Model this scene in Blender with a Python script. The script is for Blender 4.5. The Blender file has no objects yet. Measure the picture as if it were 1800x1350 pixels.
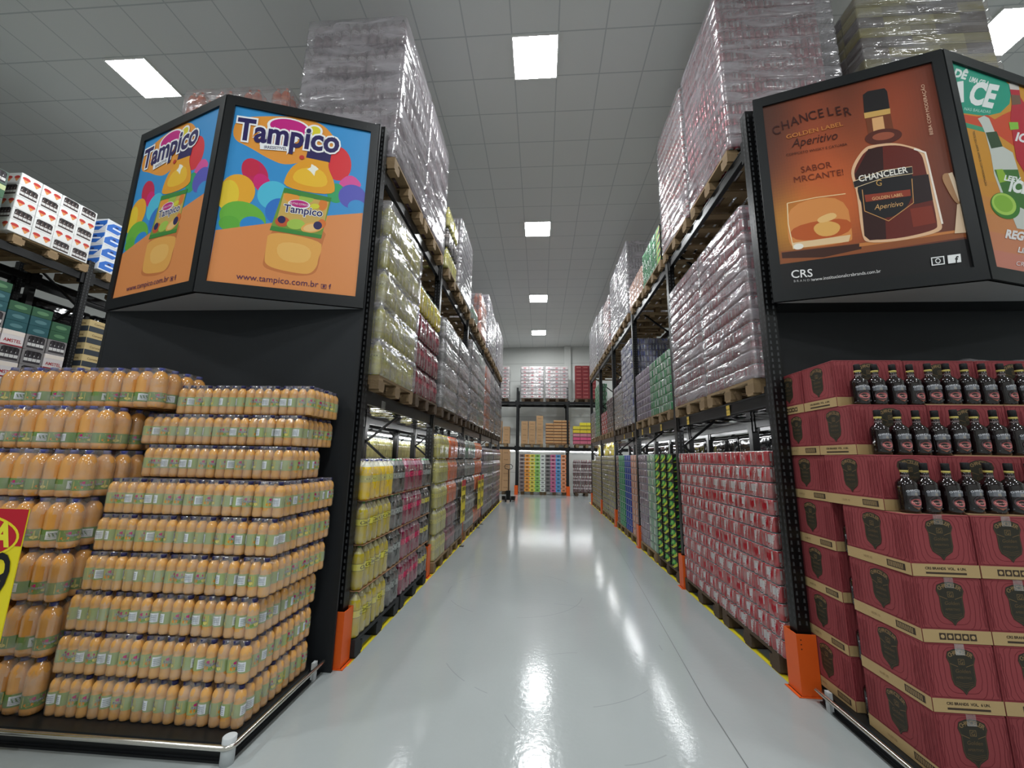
import bpy, math, random
import numpy as np
from mathutils import Matrix, Vector
random.seed(7)
PI = math.pi
S = bpy.context.scene
COL = S.collection

# ---------------------------------------------------------------- camera
cd = bpy.data.cameras.new('camera')
cam = bpy.data.objects.new('camera', cd)
COL.objects.link(cam)
CR = (0.9973736, 0.0700553, 0.0183903)
CU = (-0.0053363, -0.1821436, 0.9832575)
CF = (-0.0722320, 0.9807732, 0.1812914)
cam.matrix_world = Matrix(((CR[0], CU[0], -CF[0], 0.0), (CR[1], CU[1], -CF[1], 0.0), (CR[2], CU[2], -CF[2], 1.6), (0, 0, 0, 1)))
cd.sensor_fit = 'HORIZONTAL'
cd.sensor_width = 36.0
cd.lens = 36.0 * 700.0 / 1800.0
cd.clip_start = 0.05
cd.clip_end = 100
S.camera = cam
# ---------------------------------------------------------------- world, exposure
w = bpy.data.worlds.new('world')
S.world = w
w.use_nodes = True
w.node_tree.nodes['Background'].inputs[0].default_value = (0.8, 0.9, 1.0, 1)
w.node_tree.nodes['Background'].inputs[1].default_value = 0.02
S.view_settings.view_transform = 'Standard'
S.view_settings.look = 'None'
S.view_settings.gamma = 1.0
S.view_settings.use_curve_mapping = False
S.view_settings.exposure = 0.7
S.cycles.use_denoising = True
S.cycles.max_bounces = 7
S.cycles.diffuse_bounces = 3
S.cycles.glossy_bounces = 3
S.cycles.transmission_bounces = 3
S.cycles.transparent_max_bounces = 12
S.cycles.caustics_reflective = False
S.cycles.caustics_refractive = False
S.cycles.sample_clamp_indirect = 4.0
PANEL_POWER = 60.0
TUBE_POWER = 22.0

# ---------------------------------------------------------------- colour and materials
def lin(c):
    return tuple(((x / 255.0) / 12.92 if x / 255.0 <= 0.04045 else ((x / 255.0 + 0.055) / 1.055) ** 2.4) for x in c[:3])

def new_mat(name):
    m = bpy.data.materials.new(name)
    m.use_nodes = True
    return m, m.node_tree, m.node_tree.nodes['Principled BSDF']

def setin(b, **kw):
    for k, v in kw.items():
        k = k.replace('_', ' ')
        if k in b.inputs:
            b.inputs[k].default_value = v

MATS = {}
def col_mat(name, rough, metal=0.0, coat=0.0, spec=0.5, vary=0.0, bump=0.0, bscale=40.0):
    """a surface whose own colour is stored on its faces (print, label, liquid, paint)"""
    m, nt, b = new_mat(name)
    a = nt.nodes.new('ShaderNodeAttribute'); a.attribute_name = 'Col'
    src = a.outputs['Color']
    if vary:
        oi = nt.nodes.new('ShaderNodeObjectInfo')
        mr = nt.nodes.new('ShaderNodeMapRange'); mr.inputs[3].default_value = 1 - vary; mr.inputs[4].default_value = 1 + vary
        nt.links.new(oi.outputs['Random'], mr.inputs[0])
        hs = nt.nodes.new('ShaderNodeHueSaturation')
        nt.links.new(mr.outputs[0], hs.inputs['Value']); nt.links.new(src, hs.inputs['Color'])
        src = hs.outputs[0]
    nt.links.new(src, b.inputs['Base Color'])
    setin(b, Roughness=rough, Metallic=metal, Coat_Weight=coat, Coat_Roughness=0.08, Specular_IOR_Level=spec)
    if bump:
        tc = nt.nodes.new('ShaderNodeTexCoord')
        n = nt.nodes.new('ShaderNodeTexNoise'); n.inputs['Scale'].default_value = bscale
        bp = nt.nodes.new('ShaderNodeBump'); bp.inputs['Strength'].default_value = bump; bp.inputs['Distance'].default_value = 0.01
        nt.links.new(tc.outputs['Object'], n.inputs['Vector'])
        nt.links.new(n.outputs['Fac'], bp.inputs['Height']); nt.links.new(bp.outputs[0], b.inputs['Normal'])
    MATS[name] = m
    return m

col_mat('print', 0.5, spec=0.3)
col_mat('poster', 0.38, spec=0.4)
col_mat('card', 0.8, vary=0.06, bump=0.08, bscale=25)
col_mat('wood', 0.85, vary=0.15, bump=0.3, bscale=60)
col_mat('paint', 0.36, spec=0.35)
col_mat('dull', 0.6, spec=0.4)
col_mat('pet', 0.16, coat=0.7, vary=0.05)
col_mat('glass_dark', 0.06, coat=0.6)
col_mat('tin', 0.28, metal=0.45, vary=0.05)
col_mat('chrome', 0.22, metal=1.0)
col_mat('black_film', 0.07, coat=0.0, bump=0.7, bscale=4)
col_mat('wall', 0.75, spec=0.3)

def film_mat(name, lo, hi, col, rough, scale, bumpd, streak, f0=0.045):
    m, nt, b = new_mat(name)
    setin(b, Base_Color=(*lin(col), 1), Roughness=rough, Specular_IOR_Level=0.8)
    tc = nt.nodes.new('ShaderNodeTexCoord')
    mp = nt.nodes.new('ShaderNodeMapping'); mp.inputs['Scale'].default_value = streak
    mp.inputs['Rotation'].default_value = (0.35, 0.2, 0.0)
    oi = nt.nodes.new('ShaderNodeObjectInfo')
    ad = nt.nodes.new('ShaderNodeVectorMath'); ad.operation = 'ADD'
    mu = nt.nodes.new('ShaderNodeVectorMath'); mu.operation = 'SCALE'; mu.inputs[3].default_value = 9.0
    cx = nt.nodes.new('ShaderNodeCombineXYZ')
    for i in range(3):
        nt.links.new(oi.outputs['Random'], cx.inputs[i])
    nt.links.new(cx.outputs[0], mu.inputs[0])
    nt.links.new(tc.outputs['Object'], ad.inputs[0]); nt.links.new(mu.outputs[0], ad.inputs[1])
    nt.links.new(ad.outputs[0], mp.inputs['Vector'])
    n = nt.nodes.new('ShaderNodeTexNoise'); n.inputs['Scale'].default_value = scale; n.inputs['Detail'].default_value = 4
    n.inputs['Distortion'].default_value = 0.6
    nt.links.new(mp.outputs[0], n.inputs['Vector'])
    bp = nt.nodes.new('ShaderNodeBump'); bp.inputs['Strength'].default_value = 0.9; bp.inputs['Distance'].default_value = bumpd
    nt.links.new(n.outputs['Fac'], bp.inputs['Height']); nt.links.new(bp.outputs[0], b.inputs['Normal'])
    mr = nt.nodes.new('ShaderNodeMapRange'); mr.inputs[1].default_value = 0.4; mr.inputs[2].default_value = 0.66
    mr.inputs[3].default_value = lo; mr.inputs[4].default_value = hi
    nt.links.new(n.outputs['Fac'], mr.inputs[0])
    tr = nt.nodes.new('ShaderNodeBsdfTransparent')
    mx = nt.nodes.new('ShaderNodeMixShader')
    nt.links.new(mr.outputs[0], mx.inputs[0]); nt.links.new(tr.outputs[0], mx.inputs[1]); nt.links.new(b.outputs[0], mx.inputs[2])
    gl = nt.nodes.new('ShaderNodeBsdfGlossy'); gl.inputs['Roughness'].default_value = rough * .7
    nt.links.new(bp.outputs[0], gl.inputs['Normal'])
    lw = nt.nodes.new('ShaderNodeLayerWeight'); lw.inputs['Blend'].default_value = 0.5; nt.links.new(bp.outputs[0], lw.inputs['Normal'])
    pw = nt.nodes.new('ShaderNodeMath'); pw.operation = 'POWER'; pw.inputs[1].default_value = 4.0; nt.links.new(lw.outputs['Facing'], pw.inputs[0])
    fr = nt.nodes.new('ShaderNodeMath'); fr.operation = 'MULTIPLY_ADD'; fr.inputs[1].default_value = 0.5; fr.inputs[2].default_value = f0; nt.links.new(pw.outputs[0], fr.inputs[0])
    m2 = nt.nodes.new('ShaderNodeMixShader')
    nt.links.new(fr.outputs[0], m2.inputs[0]); nt.links.new(mx.outputs[0], m2.inputs[1]); nt.links.new(gl.outputs[0], m2.inputs[2])
    nt.links.new(m2.outputs[0], nt.nodes['Material Output'].inputs['Surface'])
    MATS[name] = m
film_mat('film', 0.05, 0.23, (244, 236, 230), 0.16, 9.0, 0.006, (1, 1, 1), 0.055)
film_mat('stretch', 0.14, 0.5, (196, 192, 196), 0.16, 2.4, 0.04, (1, 1, 3.5), 0.08)
film_mat('stretch_heavy', 0.3, 0.74, (186, 180, 186), 0.18, 2.2, 0.045, (1, 1, 3.5), 0.1)

def emit_mat(name, col, power):
    m = bpy.data.materials.new(name); m.use_nodes = True
    nt = m.node_tree; nt.nodes.clear()
    e = nt.nodes.new('ShaderNodeEmission'); e.inputs[0].default_value = (*col, 1); e.inputs[1].default_value = power
    o = nt.nodes.new('ShaderNodeOutputMaterial'); nt.links.new(e.outputs[0], o.inputs[0])
    MATS[name] = m
emit_mat('led', (0.96, 0.99, 1.0), PANEL_POWER)
emit_mat('led_tube', (0.97, 0.99, 1.0), TUBE_POWER)

def floor_mat():
    m, nt, b = new_mat('epoxy_floor'); N = nt.nodes; L = nt.links
    tc = N.new('ShaderNodeTexCoord')
    n = N.new('ShaderNodeTexNoise'); n.inputs['Scale'].default_value = 0.5; n.inputs['Detail'].default_value = 5
    cr = N.new('ShaderNodeValToRGB')
    cr.color_ramp.elements[0].position = 0.3; cr.color_ramp.elements[0].color = (*lin((168, 175, 175)), 1)
    cr.color_ramp.elements[1].position = 0.75; cr.color_ramp.elements[1].color = (*lin((180, 186, 186)), 1)
    L.new(tc.outputs['Object'], n.inputs['Vector']); L.new(n.outputs['Fac'], cr.inputs[0])
    # thin round tyre scuffs
    sc = None
    for (cx, cy, r) in ((0.35, 3.1, 0.62), (0.1, 3.9, 0.95), (-0.3, 5.2, 0.8)):
        sb = N.new('ShaderNodeVectorMath'); sb.operation = 'DISTANCE'; sb.inputs[1].default_value = (cx, cy, 0)
        L.new(tc.outputs['Object'], sb.inputs[0])
        s1 = N.new('ShaderNodeMath'); s1.operation = 'SUBTRACT'; s1.inputs[1].default_value = r; L.new(sb.outputs['Value'], s1.inputs[0])
        s2 = N.new('ShaderNodeMath'); s2.operation = 'ABSOLUTE'; L.new(s1.outputs[0], s2.inputs[0])
        s3 = N.new('ShaderNodeMath'); s3.operation = 'LESS_THAN'; s3.inputs[1].default_value = 0.004; L.new(s2.outputs[0], s3.inputs[0])
        if sc is None: sc = s3
        else:
            mxx = N.new('ShaderNodeMath'); mxx.operation = 'MAXIMUM'; L.new(sc.outputs[0], mxx.inputs[0]); L.new(s3.outputs[0], mxx.inputs[1]); sc = mxx
    n3 = N.new('ShaderNodeTexNoise'); n3.inputs['Scale'].default_value = 1.7; L.new(tc.outputs['Object'], n3.inputs['Vector'])
    g = N.new('ShaderNodeMath'); g.operation = 'GREATER_THAN'; g.inputs[1].default_value = 0.53; L.new(n3.outputs['Fac'], g.inputs[0])
    pr = N.new('ShaderNodeMath'); pr.operation = 'MULTIPLY'; L.new(sc.outputs[0], pr.inputs[0]); L.new(g.outputs[0], pr.inputs[1])
    f2 = N.new('ShaderNodeMath'); f2.operation = 'MULTIPLY'; f2.inputs[1].default_value = 0.3; L.new(pr.outputs[0], f2.inputs[0])
    mx = N.new('ShaderNodeMix'); mx.data_type = 'RGBA'
    L.new(f2.outputs[0], mx.inputs[0]); L.new(cr.outputs[0], mx.inputs[6]); mx.inputs[7].default_value = (*lin((120, 126, 126)), 1)
    L.new(mx.outputs[2], b.inputs['Base Color'])
    n2 = N.new('ShaderNodeTexNoise'); n2.inputs['Scale'].default_value = 26; n2.inputs['Detail'].default_value = 3
    L.new(tc.outputs['Object'], n2.inputs['Vector'])
    bp = N.new('ShaderNodeBump'); bp.inputs['Strength'].default_value = 0.22; bp.inputs['Distance'].default_value = 0.004
    L.new(n2.outputs['Fac'], bp.inputs['Height']); L.new(bp.outputs[0], b.inputs['Normal'])
    setin(b, Roughness=0.13, Specular_IOR_Level=0.5)
    MATS['floor'] = m
floor_mat()

def ceil_mat():
    m, nt, b = new_mat('ceiling_tiles'); N = nt.nodes; L = nt.links
    tc = N.new('ShaderNodeTexCoord')
    sep = N.new('ShaderNodeSeparateXYZ'); L.new(tc.outputs['Object'], sep.inputs[0])
    def line(out, off):
        a = N.new('ShaderNodeMath'); a.operation = 'ADD'; a.inputs[1].default_value = off; L.new(out, a.inputs[0])
        d = N.new('ShaderNodeMath'); d.operation = 'DIVIDE'; d.inputs[1].default_value = 0.62; L.new(a.outputs[0], d.inputs[0])
        f = N.new('ShaderNodeMath'); f.operation = 'FRACT'; L.new(d.outputs[0], f.inputs[0])
        s = N.new('ShaderNodeMath'); s.operation = 'LESS_THAN'; s.inputs[1].default_value = 0.028; L.new(f.outputs[0], s.inputs[0])
        return s.outputs[0]
    mxx = N.new('ShaderNodeMath'); mxx.operation = 'MAXIMUM'
    L.new(line(sep.outputs[0], 50 * 0.62 + 0.42), mxx.inputs[0]); L.new(line(sep.outputs[1], 50 * 0.62 - 4.35 % 0.62), mxx.inputs[1])
    mx = N.new('ShaderNodeMix'); mx.data_type = 'RGBA'
    mx.inputs[6].default_value = (*lin((222, 223, 221)), 1); mx.inputs[7].default_value = (*lin((192, 195, 195)), 1)
    L.new(mxx.outputs[0], mx.inputs[0]); L.new(mx.outputs[2], b.inputs['Base Color'])
    n = N.new('ShaderNodeTexNoise'); n.inputs['Scale'].default_value = 120
    L.new(tc.outputs['Object'], n.inputs['Vector'])
    bp = N.new('ShaderNodeBump'); bp.inputs['Strength'].default_value = 0.3; bp.inputs['Distance'].default_value = 0.003
    L.new(n.outputs['Fac'], bp.inputs['Height']); L.new(bp.outputs[0], b.inputs['Normal'])
    setin(b, Roughness=0.9)
    MATS['ceiling'] = m
ceil_mat()

# ---------------------------------------------------------------- mesh builder
class MB:
    def __init__(s, mat='print'):
        s.v = []; s.f = []; s.c = []; s.m = []; s.s = []; s.mats = [mat]; s.cur = 0
    def use(s, mat):
        if mat not in s.mats: s.mats.append(mat)
        s.cur = s.mats.index(mat); return s
    def add(s, vs, fs, col, smooth=False):
        o = len(s.v); s.v.extend(vs)
        multi = isinstance(col, list)
        for i, f in enumerate(fs):
            s.f.append(tuple(k + o for k in f)); s.c.append(lin(col[i] if multi else col)); s.m.append(s.cur); s.s.append(smooth)
    def box(s, x0, y0, z0, x1, y1, z1, col):
        vs = [(x0, y0, z0), (x1, y0, z0), (x1, y1, z0), (x0, y1, z0), (x0, y0, z1), (x1, y0, z1), (x1, y1, z1), (x0, y1, z1)]
        s.add(vs, [(0, 3, 2, 1), (4, 5, 6, 7), (0, 1, 5, 4), (1, 2, 6, 5), (2, 3, 7, 6), (3, 0, 4, 7)], col)
    def rbox(s, x0, y0, z0, x1, y1, z1, r, col, seg=3):
        """box with rounded vertical edges and chamfered top"""
        pts = rrect((x0 + x1) / 2, (y0 + y1) / 2, (x1 - x0), (y1 - y0), r, seg)
        pin = rrect((x0 + x1) / 2, (y0 + y1) / 2, (x1 - x0) - r, (y1 - y0) - r, r, seg)
        n = len(pts)
        rings = [(pin, z0), (pts, z0 + r / 2), (pts, z1 - r / 2), (pin, z1)]
        vs = [(p[0], p[1], z) for ps, z in rings for p in ps]
        fs = [(k * n + i, k * n + (i + 1) % n, (k + 1) * n + (i + 1) % n, (k + 1) * n + i) for k in range(3) for i in range(n)]
        fs += [tuple(reversed(range(n))), tuple(range(3 * n, 4 * n))]
        s.add(vs, fs, col)
    def lathe(s, prof, col, cx=0, cy=0, cz=0, seg=16, cap=True, colfn=None, smooth=True, a0=0.0):
        n = seg; vs = []
        for r, z in prof:
            for i in range(n):
                a = a0 + 2 * PI * i / n
                vs.append((cx + r * math.cos(a), cy + r * math.sin(a), cz + z))
        fs = []; cs = []
        for k in range(len(prof) - 1):
            for i in range(n):
                fs.append((k * n + i, k * n + (i + 1) % n, (k + 1) * n + (i + 1) % n, (k + 1) * n + i))
                cs.append(colfn((prof[k][1] + prof[k + 1][1]) / 2, (i + .5) / n) if colfn else col)
        s.add(vs, fs, cs, smooth)
        if cap:
            o = len(s.v) - len(vs)
            b = len(prof) - 1
            for f, c in ((tuple(o + i for i in reversed(range(n))), colfn(prof[0][1], 0) if colfn else col), (tuple(o + b * n + i for i in range(n)), colfn(prof[-1][1], 0) if colfn else col)):
                s.f.append(f); s.c.append(lin(c)); s.m.append(s.cur); s.s.append(False)
    def tube(s, pts, r, col, seg=8, closed=False):
        P = [Vector(p) for p in pts]; n = len(P); vs = []; up = Vector((0, 0, 1))
        for i in range(n):
            if closed: t = P[(i + 1) % n] - P[i - 1]
            else: t = P[min(i + 1, n - 1)] - P[max(i - 1, 0)]
            t.normalize()
            a = t.cross(up)
            if a.length < 0.05: a = t.cross(Vector((0, 1, 0)))
            a.normalize(); b = t.cross(a)
            for k in range(seg):
                q = 2 * PI * k / seg
                vs.append(tuple(P[i] + a * (r * math.cos(q)) + b * (r * math.sin(q))))
        m = n if closed else n - 1
        fs = [(i * seg + k, i * seg + (k + 1) % seg, ((i + 1) % n) * seg + (k + 1) % seg, ((i + 1) % n) * seg + k) for i in range(m) for k in range(seg)]
        s.add(vs, fs, col, True)
        if not closed:
            s.add(vs[:seg], [tuple(range(seg))], col); s.add(vs[-seg:], [tuple(reversed(range(seg)))], col)
    def bar(s, p, q, w, h, col):
        p = Vector(p); q = Vector(q); t = (q - p).normalized()
        a = t.cross(Vector((0, 0, 1)))
        if a.length < 1e-3: a = Vector((1, 0, 0))
        a.normalize(); b = a.cross(t)
        vs = [tuple(c + a * (sa * w / 2) + b * (sb * h / 2)) for c in (p, q) for sa, sb in ((-1, -1), (1, -1), (1, 1), (-1, 1))]
        s.add(vs, [(3, 2, 1, 0), (4, 5, 6, 7), (0, 1, 5, 4), (1, 2, 6, 5), (2, 3, 7, 6), (3, 0, 4, 7)], col)
    def mesh(s, name):
        me = bpy.data.meshes.new(name)
        me.from_pydata(s.v, [], s.f)
        for mn in s.mats: me.materials.append(MATS[mn])
        nf = len(me.polygons)
        me.polygons.foreach_set('material_index', s.m)
        me.polygons.foreach_set('use_smooth', s.s)
        ca = me.color_attributes.new('Col', 'FLOAT_COLOR', 'CORNER')
        cnt = np.empty(nf, dtype=np.int32); me.polygons.foreach_get('loop_total', cnt)
        c = np.ones((nf, 4), dtype=np.float32); c[:, :3] = np.array(s.c, dtype=np.float32).reshape(-1, 3)
        ca.data.foreach_set('color', np.repeat(c, cnt, axis=0).ravel())
        me.update()
        return me

def rrect(cx, cy, w, d, r, seg=4):
    pts = []
    for qx, qy, a0 in ((1, 1, 0), (-1, 1, 90), (-1, -1, 180), (1, -1, 270)):
        for i in range(seg + 1):
            a = math.radians(a0 + 90 * i / seg)
            pts.append((cx + qx * (w / 2 - r) + r * math.cos(a), cy + qy * (d / 2 - r) + r * math.sin(a)))
    return pts

def obj(name, mesh, parent=None, loc=(0, 0, 0), rz=0.0):
    o = bpy.data.objects.new(name, mesh)
    COL.objects.link(o)
    o.location = loc; o.rotation_euler = (0, 0, rz)
    if parent: o.parent = parent
    return o
def tag(o, label, cat, group=None):
    o['label'] = label; o['category'] = cat
    if group: o['group'] = group
    return o
def struct(name, mb):
    o = obj(name, mb.mesh(name)); o['kind'] = 'structure'; return o
def empty(name, loc=(0, 0, 0), rz=0.0):
    return obj(name, None, None, loc, rz)
# a kind: (name, mesh, loc, rz, [sub kinds])
def kind(name, mesh=None, kids=(), loc=(0, 0, 0), rz=0.0, label=None):
    return dict(name=name, mesh=mesh, kids=list(kids), loc=loc, rz=rz, label=label)
def put(k, loc=None, rz=None, parent=None, label=None, cat=None, group=None):
    o = obj(k['name'], k['mesh'], parent, k['loc'] if loc is None else loc, k['rz'] if rz is None else rz)
    if k['label']: o['label'] = k['label']
    if label: o['label'] = label
    if cat: o['category'] = cat
    if group: o['group'] = group
    for c in k['kids']: put(c, parent=o)
    return o
def at(k, loc, rz=0.0):
    k2 = dict(k); k2['loc'] = loc; k2['rz'] = rz; return k2
ORD = 'first second third fourth fifth sixth seventh eighth ninth tenth eleventh twelfth thirteenth fourteenth fifteenth sixteenth seventeenth eighteenth nineteenth twentieth'.split()
def nth(i): return ORD[i]

# ---------------------------------------------------------------- lettering (outlines of the built-in font turned to flat polygons)
_T = {}
def glyphs(text, bold=0.0, res=3):
    key = (text, bold, res)
    if key in _T: return _T[key]
    cu = bpy.data.curves.new('lettering', 'FONT'); cu.body = text; cu.offset = bold; cu.resolution_u = res
    cu.align_x = 'CENTER'; cu.fill_mode = 'FRONT'
    o = bpy.data.objects.new('lettering', cu); COL.objects.link(o)
    dg = bpy.context.evaluated_depsgraph_get()
    me = o.evaluated_get(dg).to_mesh()
    vs = [(v.co.x, v.co.y) for v in me.vertices]
    fs = [tuple(p.vertices) for p in me.polygons]
    o.evaluated_get(dg).to_mesh_clear()
    bpy.data.objects.remove(o); bpy.data.curves.remove(cu)
    _T[key] = (vs, fs)
    return _T[key]

class Art:
    """flat artwork in (u, v) metres on a plane; later items lie a fraction of a millimetre over earlier ones"""
    def __init__(s, H=None, step=0.0001):
        s.items = []; s.H = H; s.step = step; s.n = 0
    def tr(s, p):
        if s.H is None: return p
        q = s.H @ np.array([p[0], p[1], 1.0]); return (q[0] / q[2], q[1] / q[2])
    def poly(s, pts, col):
        s.n += 1; s.items.append(([s.tr(p) for p in pts], [tuple(range(len(pts)))], col, s.n))
    def spoly(s, pts, col, n=2):
        for _ in range(n):
            q = []
            for i in range(len(pts)):
                a, b = pts[i], pts[(i + 1) % len(pts)]
                q += [(a[0] * .75 + b[0] * .25, a[1] * .75 + b[1] * .25), (a[0] * .25 + b[0] * .75, a[1] * .25 + b[1] * .75)]
            pts = q
        s.poly(pts, col)
    def ell(s, cx, cy, rx, ry, rot, col, seg=28):
        a = math.radians(rot)
        s.poly([(cx + rx * math.cos(t) * math.cos(a) - ry * math.sin(t) * math.sin(a), cy + rx * math.cos(t) * math.sin(a) + ry * math.sin(t) * math.cos(a)) for t in [2 * PI * i / seg for i in range(seg)]], col)
    def text(s, t, cx, cy, size, col, rot=0, bold=0.0, sx=1.0, shear=0.0, flip=None, same=False):
        vs, fs = glyphs(t, bold)
        a = math.radians(rot); fl = (-1 if s.H is not None else 1) if flip is None else flip
        out = []
        for x, y in vs:
            x = (x + shear * y) * sx * size; y = y * size * fl
            out.append(s.tr((cx + x * math.cos(a) - y * math.sin(a), cy + x * math.sin(a) + y * math.cos(a))))
        if not same: s.n += 1
        s.items.append((out, fs, col, s.n))
    def arc_text(s, t, cx, cy, R, a_mid, a_span, size, col, bold=0.0):
        n = len(t)
        for i, ch in enumerate(t):
            a = a_mid + a_span * (0.5 - (i + .5) / n)
            s.text(ch, cx + R * math.cos(math.radians(a)), cy + R * math.sin(math.radians(a)), size, col, rot=a - 90, bold=bold, same=i > 0)
    def stroke(s, pts, wd, col, closed=True):
        n = len(pts); L = []; Rr = []
        for i in range(n):
            p = Vector(pts[i]); a = Vector(pts[i - 1] if (closed or i) else pts[i]); b = Vector(pts[(i + 1) % n] if (closed or i < n - 1) else pts[i])
            t = (b - a); t = t.normalized() if t.length > 1e-9 else Vector((1, 0)); nn = Vector((-t.y, t.x)) * wd / 2
            L.append(s.tr(tuple(p + nn))); Rr.append(s.tr(tuple(p - nn)))
        m = n if closed else n - 1
        s.n += 1; s.items.append((L + Rr, [(i, (i + 1) % n, n + (i + 1) % n, n + i) for i in range(m)], col, s.n))
    def grad(s, u0, v0, u1, v1, nu, nv, fn):
        s.n += 1; vs = [s.tr((u0 + (u1 - u0) * i / nu, v0 + (v1 - v0) * j / nv)) for j in range(nv + 1) for i in range(nu + 1)]
        fs = []; cs = []
        for j in range(nv):
            for i in range(nu):
                fs.append((j * (nu + 1) + i, j * (nu + 1) + i + 1, (j + 1) * (nu + 1) + i + 1, (j + 1) * (nu + 1) + i)); cs.append(fn((i + .5) / nu, (j + .5) / nv))
        s.items.append((vs, fs, cs, s.n))
    def lay(s, mb, O, U, V, su=1.0, sv=1.0, lift=0.0005, clip=None):
        O = Vector(O); U = Vector(U).normalized(); V = Vector(V).normalized(); Nn = U.cross(V)
        for pts, fs, col, n in s.items:
            if clip: pts = [(min(max(p[0], clip[0]), clip[1]), min(max(p[1], clip[2]), clip[3])) for p in pts]
            mb.add([tuple(O + U * (p[0] * su) + V * (p[1] * sv) + Nn * (lift + s.step * n)) for p in pts], fs, col)
    def wrap(s, mb, cx, cy, R, z, a0, col=None):
        """lay the artwork round a cylinder"""
        for pts, fs, c, n in s.items:
            r = R + 0.0003 + 0.00025 * n
            mb.add([(cx + r * math.cos(a0 + p[0] / R), cy + r * math.sin(a0 + p[0] / R), z + p[1]) for p in pts], fs, c)

def homog(src, dst):
    A = []
    for (x, y), (u, v) in zip(src, dst):
        A.append([x, y, 1, 0, 0, 0, -u * x, -u * y, -u]); A.append([0, 0, 0, x, y, 1, -v * x, -v * y, -v])
    _, _, vt = np.linalg.svd(np.array(A, float)); return vt[-1].reshape(3, 3)

# ---------------------------------------------------------------- room shell
H = 7.15
def quad_slab(name, mat, col, x0, y0, z0, x1, y1, z1):
    mb = MB(mat); mb.box(x0, y0, z0, x1, y1, z1, col); return struct(name, mb)
quad_slab('floor', 'floor', (175, 180, 180), -13, -7, -0.1, 11, 20.6, 0)
quad_slab('ceiling', 'ceiling', (200, 200, 200), -13, -7, H, 11, 20.6, H + 0.1)
WC = (212, 214, 210)
quad_slab('wall_left', 'wall', WC, -13.15, -7, 0, -13, 20.6, H)
quad_slab('wall_right', 'wall', WC, 11, -7, 0, 11.15, 20.6, H)
quad_slab('wall_behind', 'wall', WC, -13, -7.15, 0, 11, -7, H)
mb = MB('wall')
for k in range(8):      # insulated panels, a narrow groove between the boards
    z0 = k * 0.9; z1 = min(H, z0 + 0.885)
    mb.add([(-13, 20.55, z0), (11, 18.95, z0), (11, 18.95, z1), (-13, 20.55, z1)], [(0, 1, 2, 3)], WC)
    if z1 < H: mb.add([(-13, 20.555, z1), (11, 18.955, z1), (11, 18.955, z1 + 0.015), (-13, 20.555, z1 + 0.015)], [(0, 1, 2, 3)], (150, 152, 150))
for cx in (-4.6, 1.32, 7.3):
    cy = 19.68 - (cx) * 0.0667 - 0.02
    mb.box(cx - 0.16, cy - 0.14, 0, cx + 0.16, cy + 0.1, H, WC)
mb.box(-13, 20.56, 0, 11, 20.6, H, WC)
struct('wall_back', mb)
# painted yellow bay lines and the saw-cut joint in the slab
def strip(name, pts, wd, col, mat='paint', z=0.0015):
    mb = MB(mat)
    for (x0, y0), (x1, y1) in zip(pts[:-1], pts[1:]):
        d = Vector((x1 - x0, y1 - y0)).normalized(); n = Vector((-d.y, d.x)) * wd / 2
        mb.add([(x0 + n.x, y0 + n.y, z), (x0 - n.x, y0 - n.y, z), (x1 - n.x, y1 - n.y, z), (x1 + n.x, y1 + n.y, z)], [(3, 2, 1, 0)], col)
    return struct(name, mb)
strip('trim_1', [(-1.49, 3.3), (-1.455, 15.4)], 0.05, (226, 208, 50))
strip('trim_2', [(1.862, 3.25), (1.85, 15.6)], 0.05, (226, 208, 50))
strip('trim_3', [(1.02, -2), (1.12, 3.1), (1.44, 8.0), (1.5, 17.8)], 0.006, (112, 116, 116), 'dull')

# ---------------------------------------------------------------- lamps in the ceiling and under the beams
ROWY = ['nearest', 'second', 'third', 'farthest']
def ceiling_light(x, y, label):
    t = tag(empty('ceiling_light', (x, y, H - 0.03)), label, 'light', 'square ceiling panels')
    m = MB('paint')
    for a in ((-.32, -.32, .32, -.3), (-.32, .3, .32, .32), (-.32, -.3, -.3, .3), (.3, -.3, .32, .3)):
        m.box(a[0], a[1], 0, a[2], a[3], 0.03, (235, 235, 232))
    obj('frame', m.mesh('frame'), t)
    m = MB('led'); m.add([(-.3, -.3, 0.01), (-.3, .3, 0.01), (.3, .3, 0.01), (.3, -.3, 0.01)], [(0, 1, 2, 3)], (255, 255, 255))
    obj('diffuser', m.mesh('diffuser'), t)
AIS = {-0.1: 'main aisle', -6.0: 'aisle left of the juices', 5.95: 'aisle right of the red crates'}
for x in (-0.1, -6.0, 5.95):
    for i, y in enumerate((4.68, 8.95, 13.3, 17.2)):
        ceiling_light(x, y, f'{ROWY[i]} square ceiling light over the {AIS[x]}')
    for y, wd in ((0.4, 'just behind the camera'), (-3.9, 'well behind the camera')):
        ceiling_light(x, y, f'square ceiling light {wd} over the {AIS[x]}')

def tube_light(x, y, z, L, label, group, rot=0.0):
    t = tag(empty('tube_light', (x, y, z), rot), label, 'light', group)
    m = MB('led_tube'); m.tube([(0, -L / 2 + .02, 0), (0, L / 2 - .02, 0)], 0.016, (255, 255, 255), 8)
    obj('tube', m.mesh('tube'), t)
    m = MB('paint'); m.box(-.02, -L / 2, 0.012, .02, L / 2, 0.035, (225, 225, 225)); m.box(-.018, -L / 2, -.018, .018, -L / 2 + .02, .02, (225, 225, 225)); m.box(-.018, L / 2 - .02, -.018, .018, L / 2, .02, (225, 225, 225))
    obj('fitting', m.mesh('fitting'), t)

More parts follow.
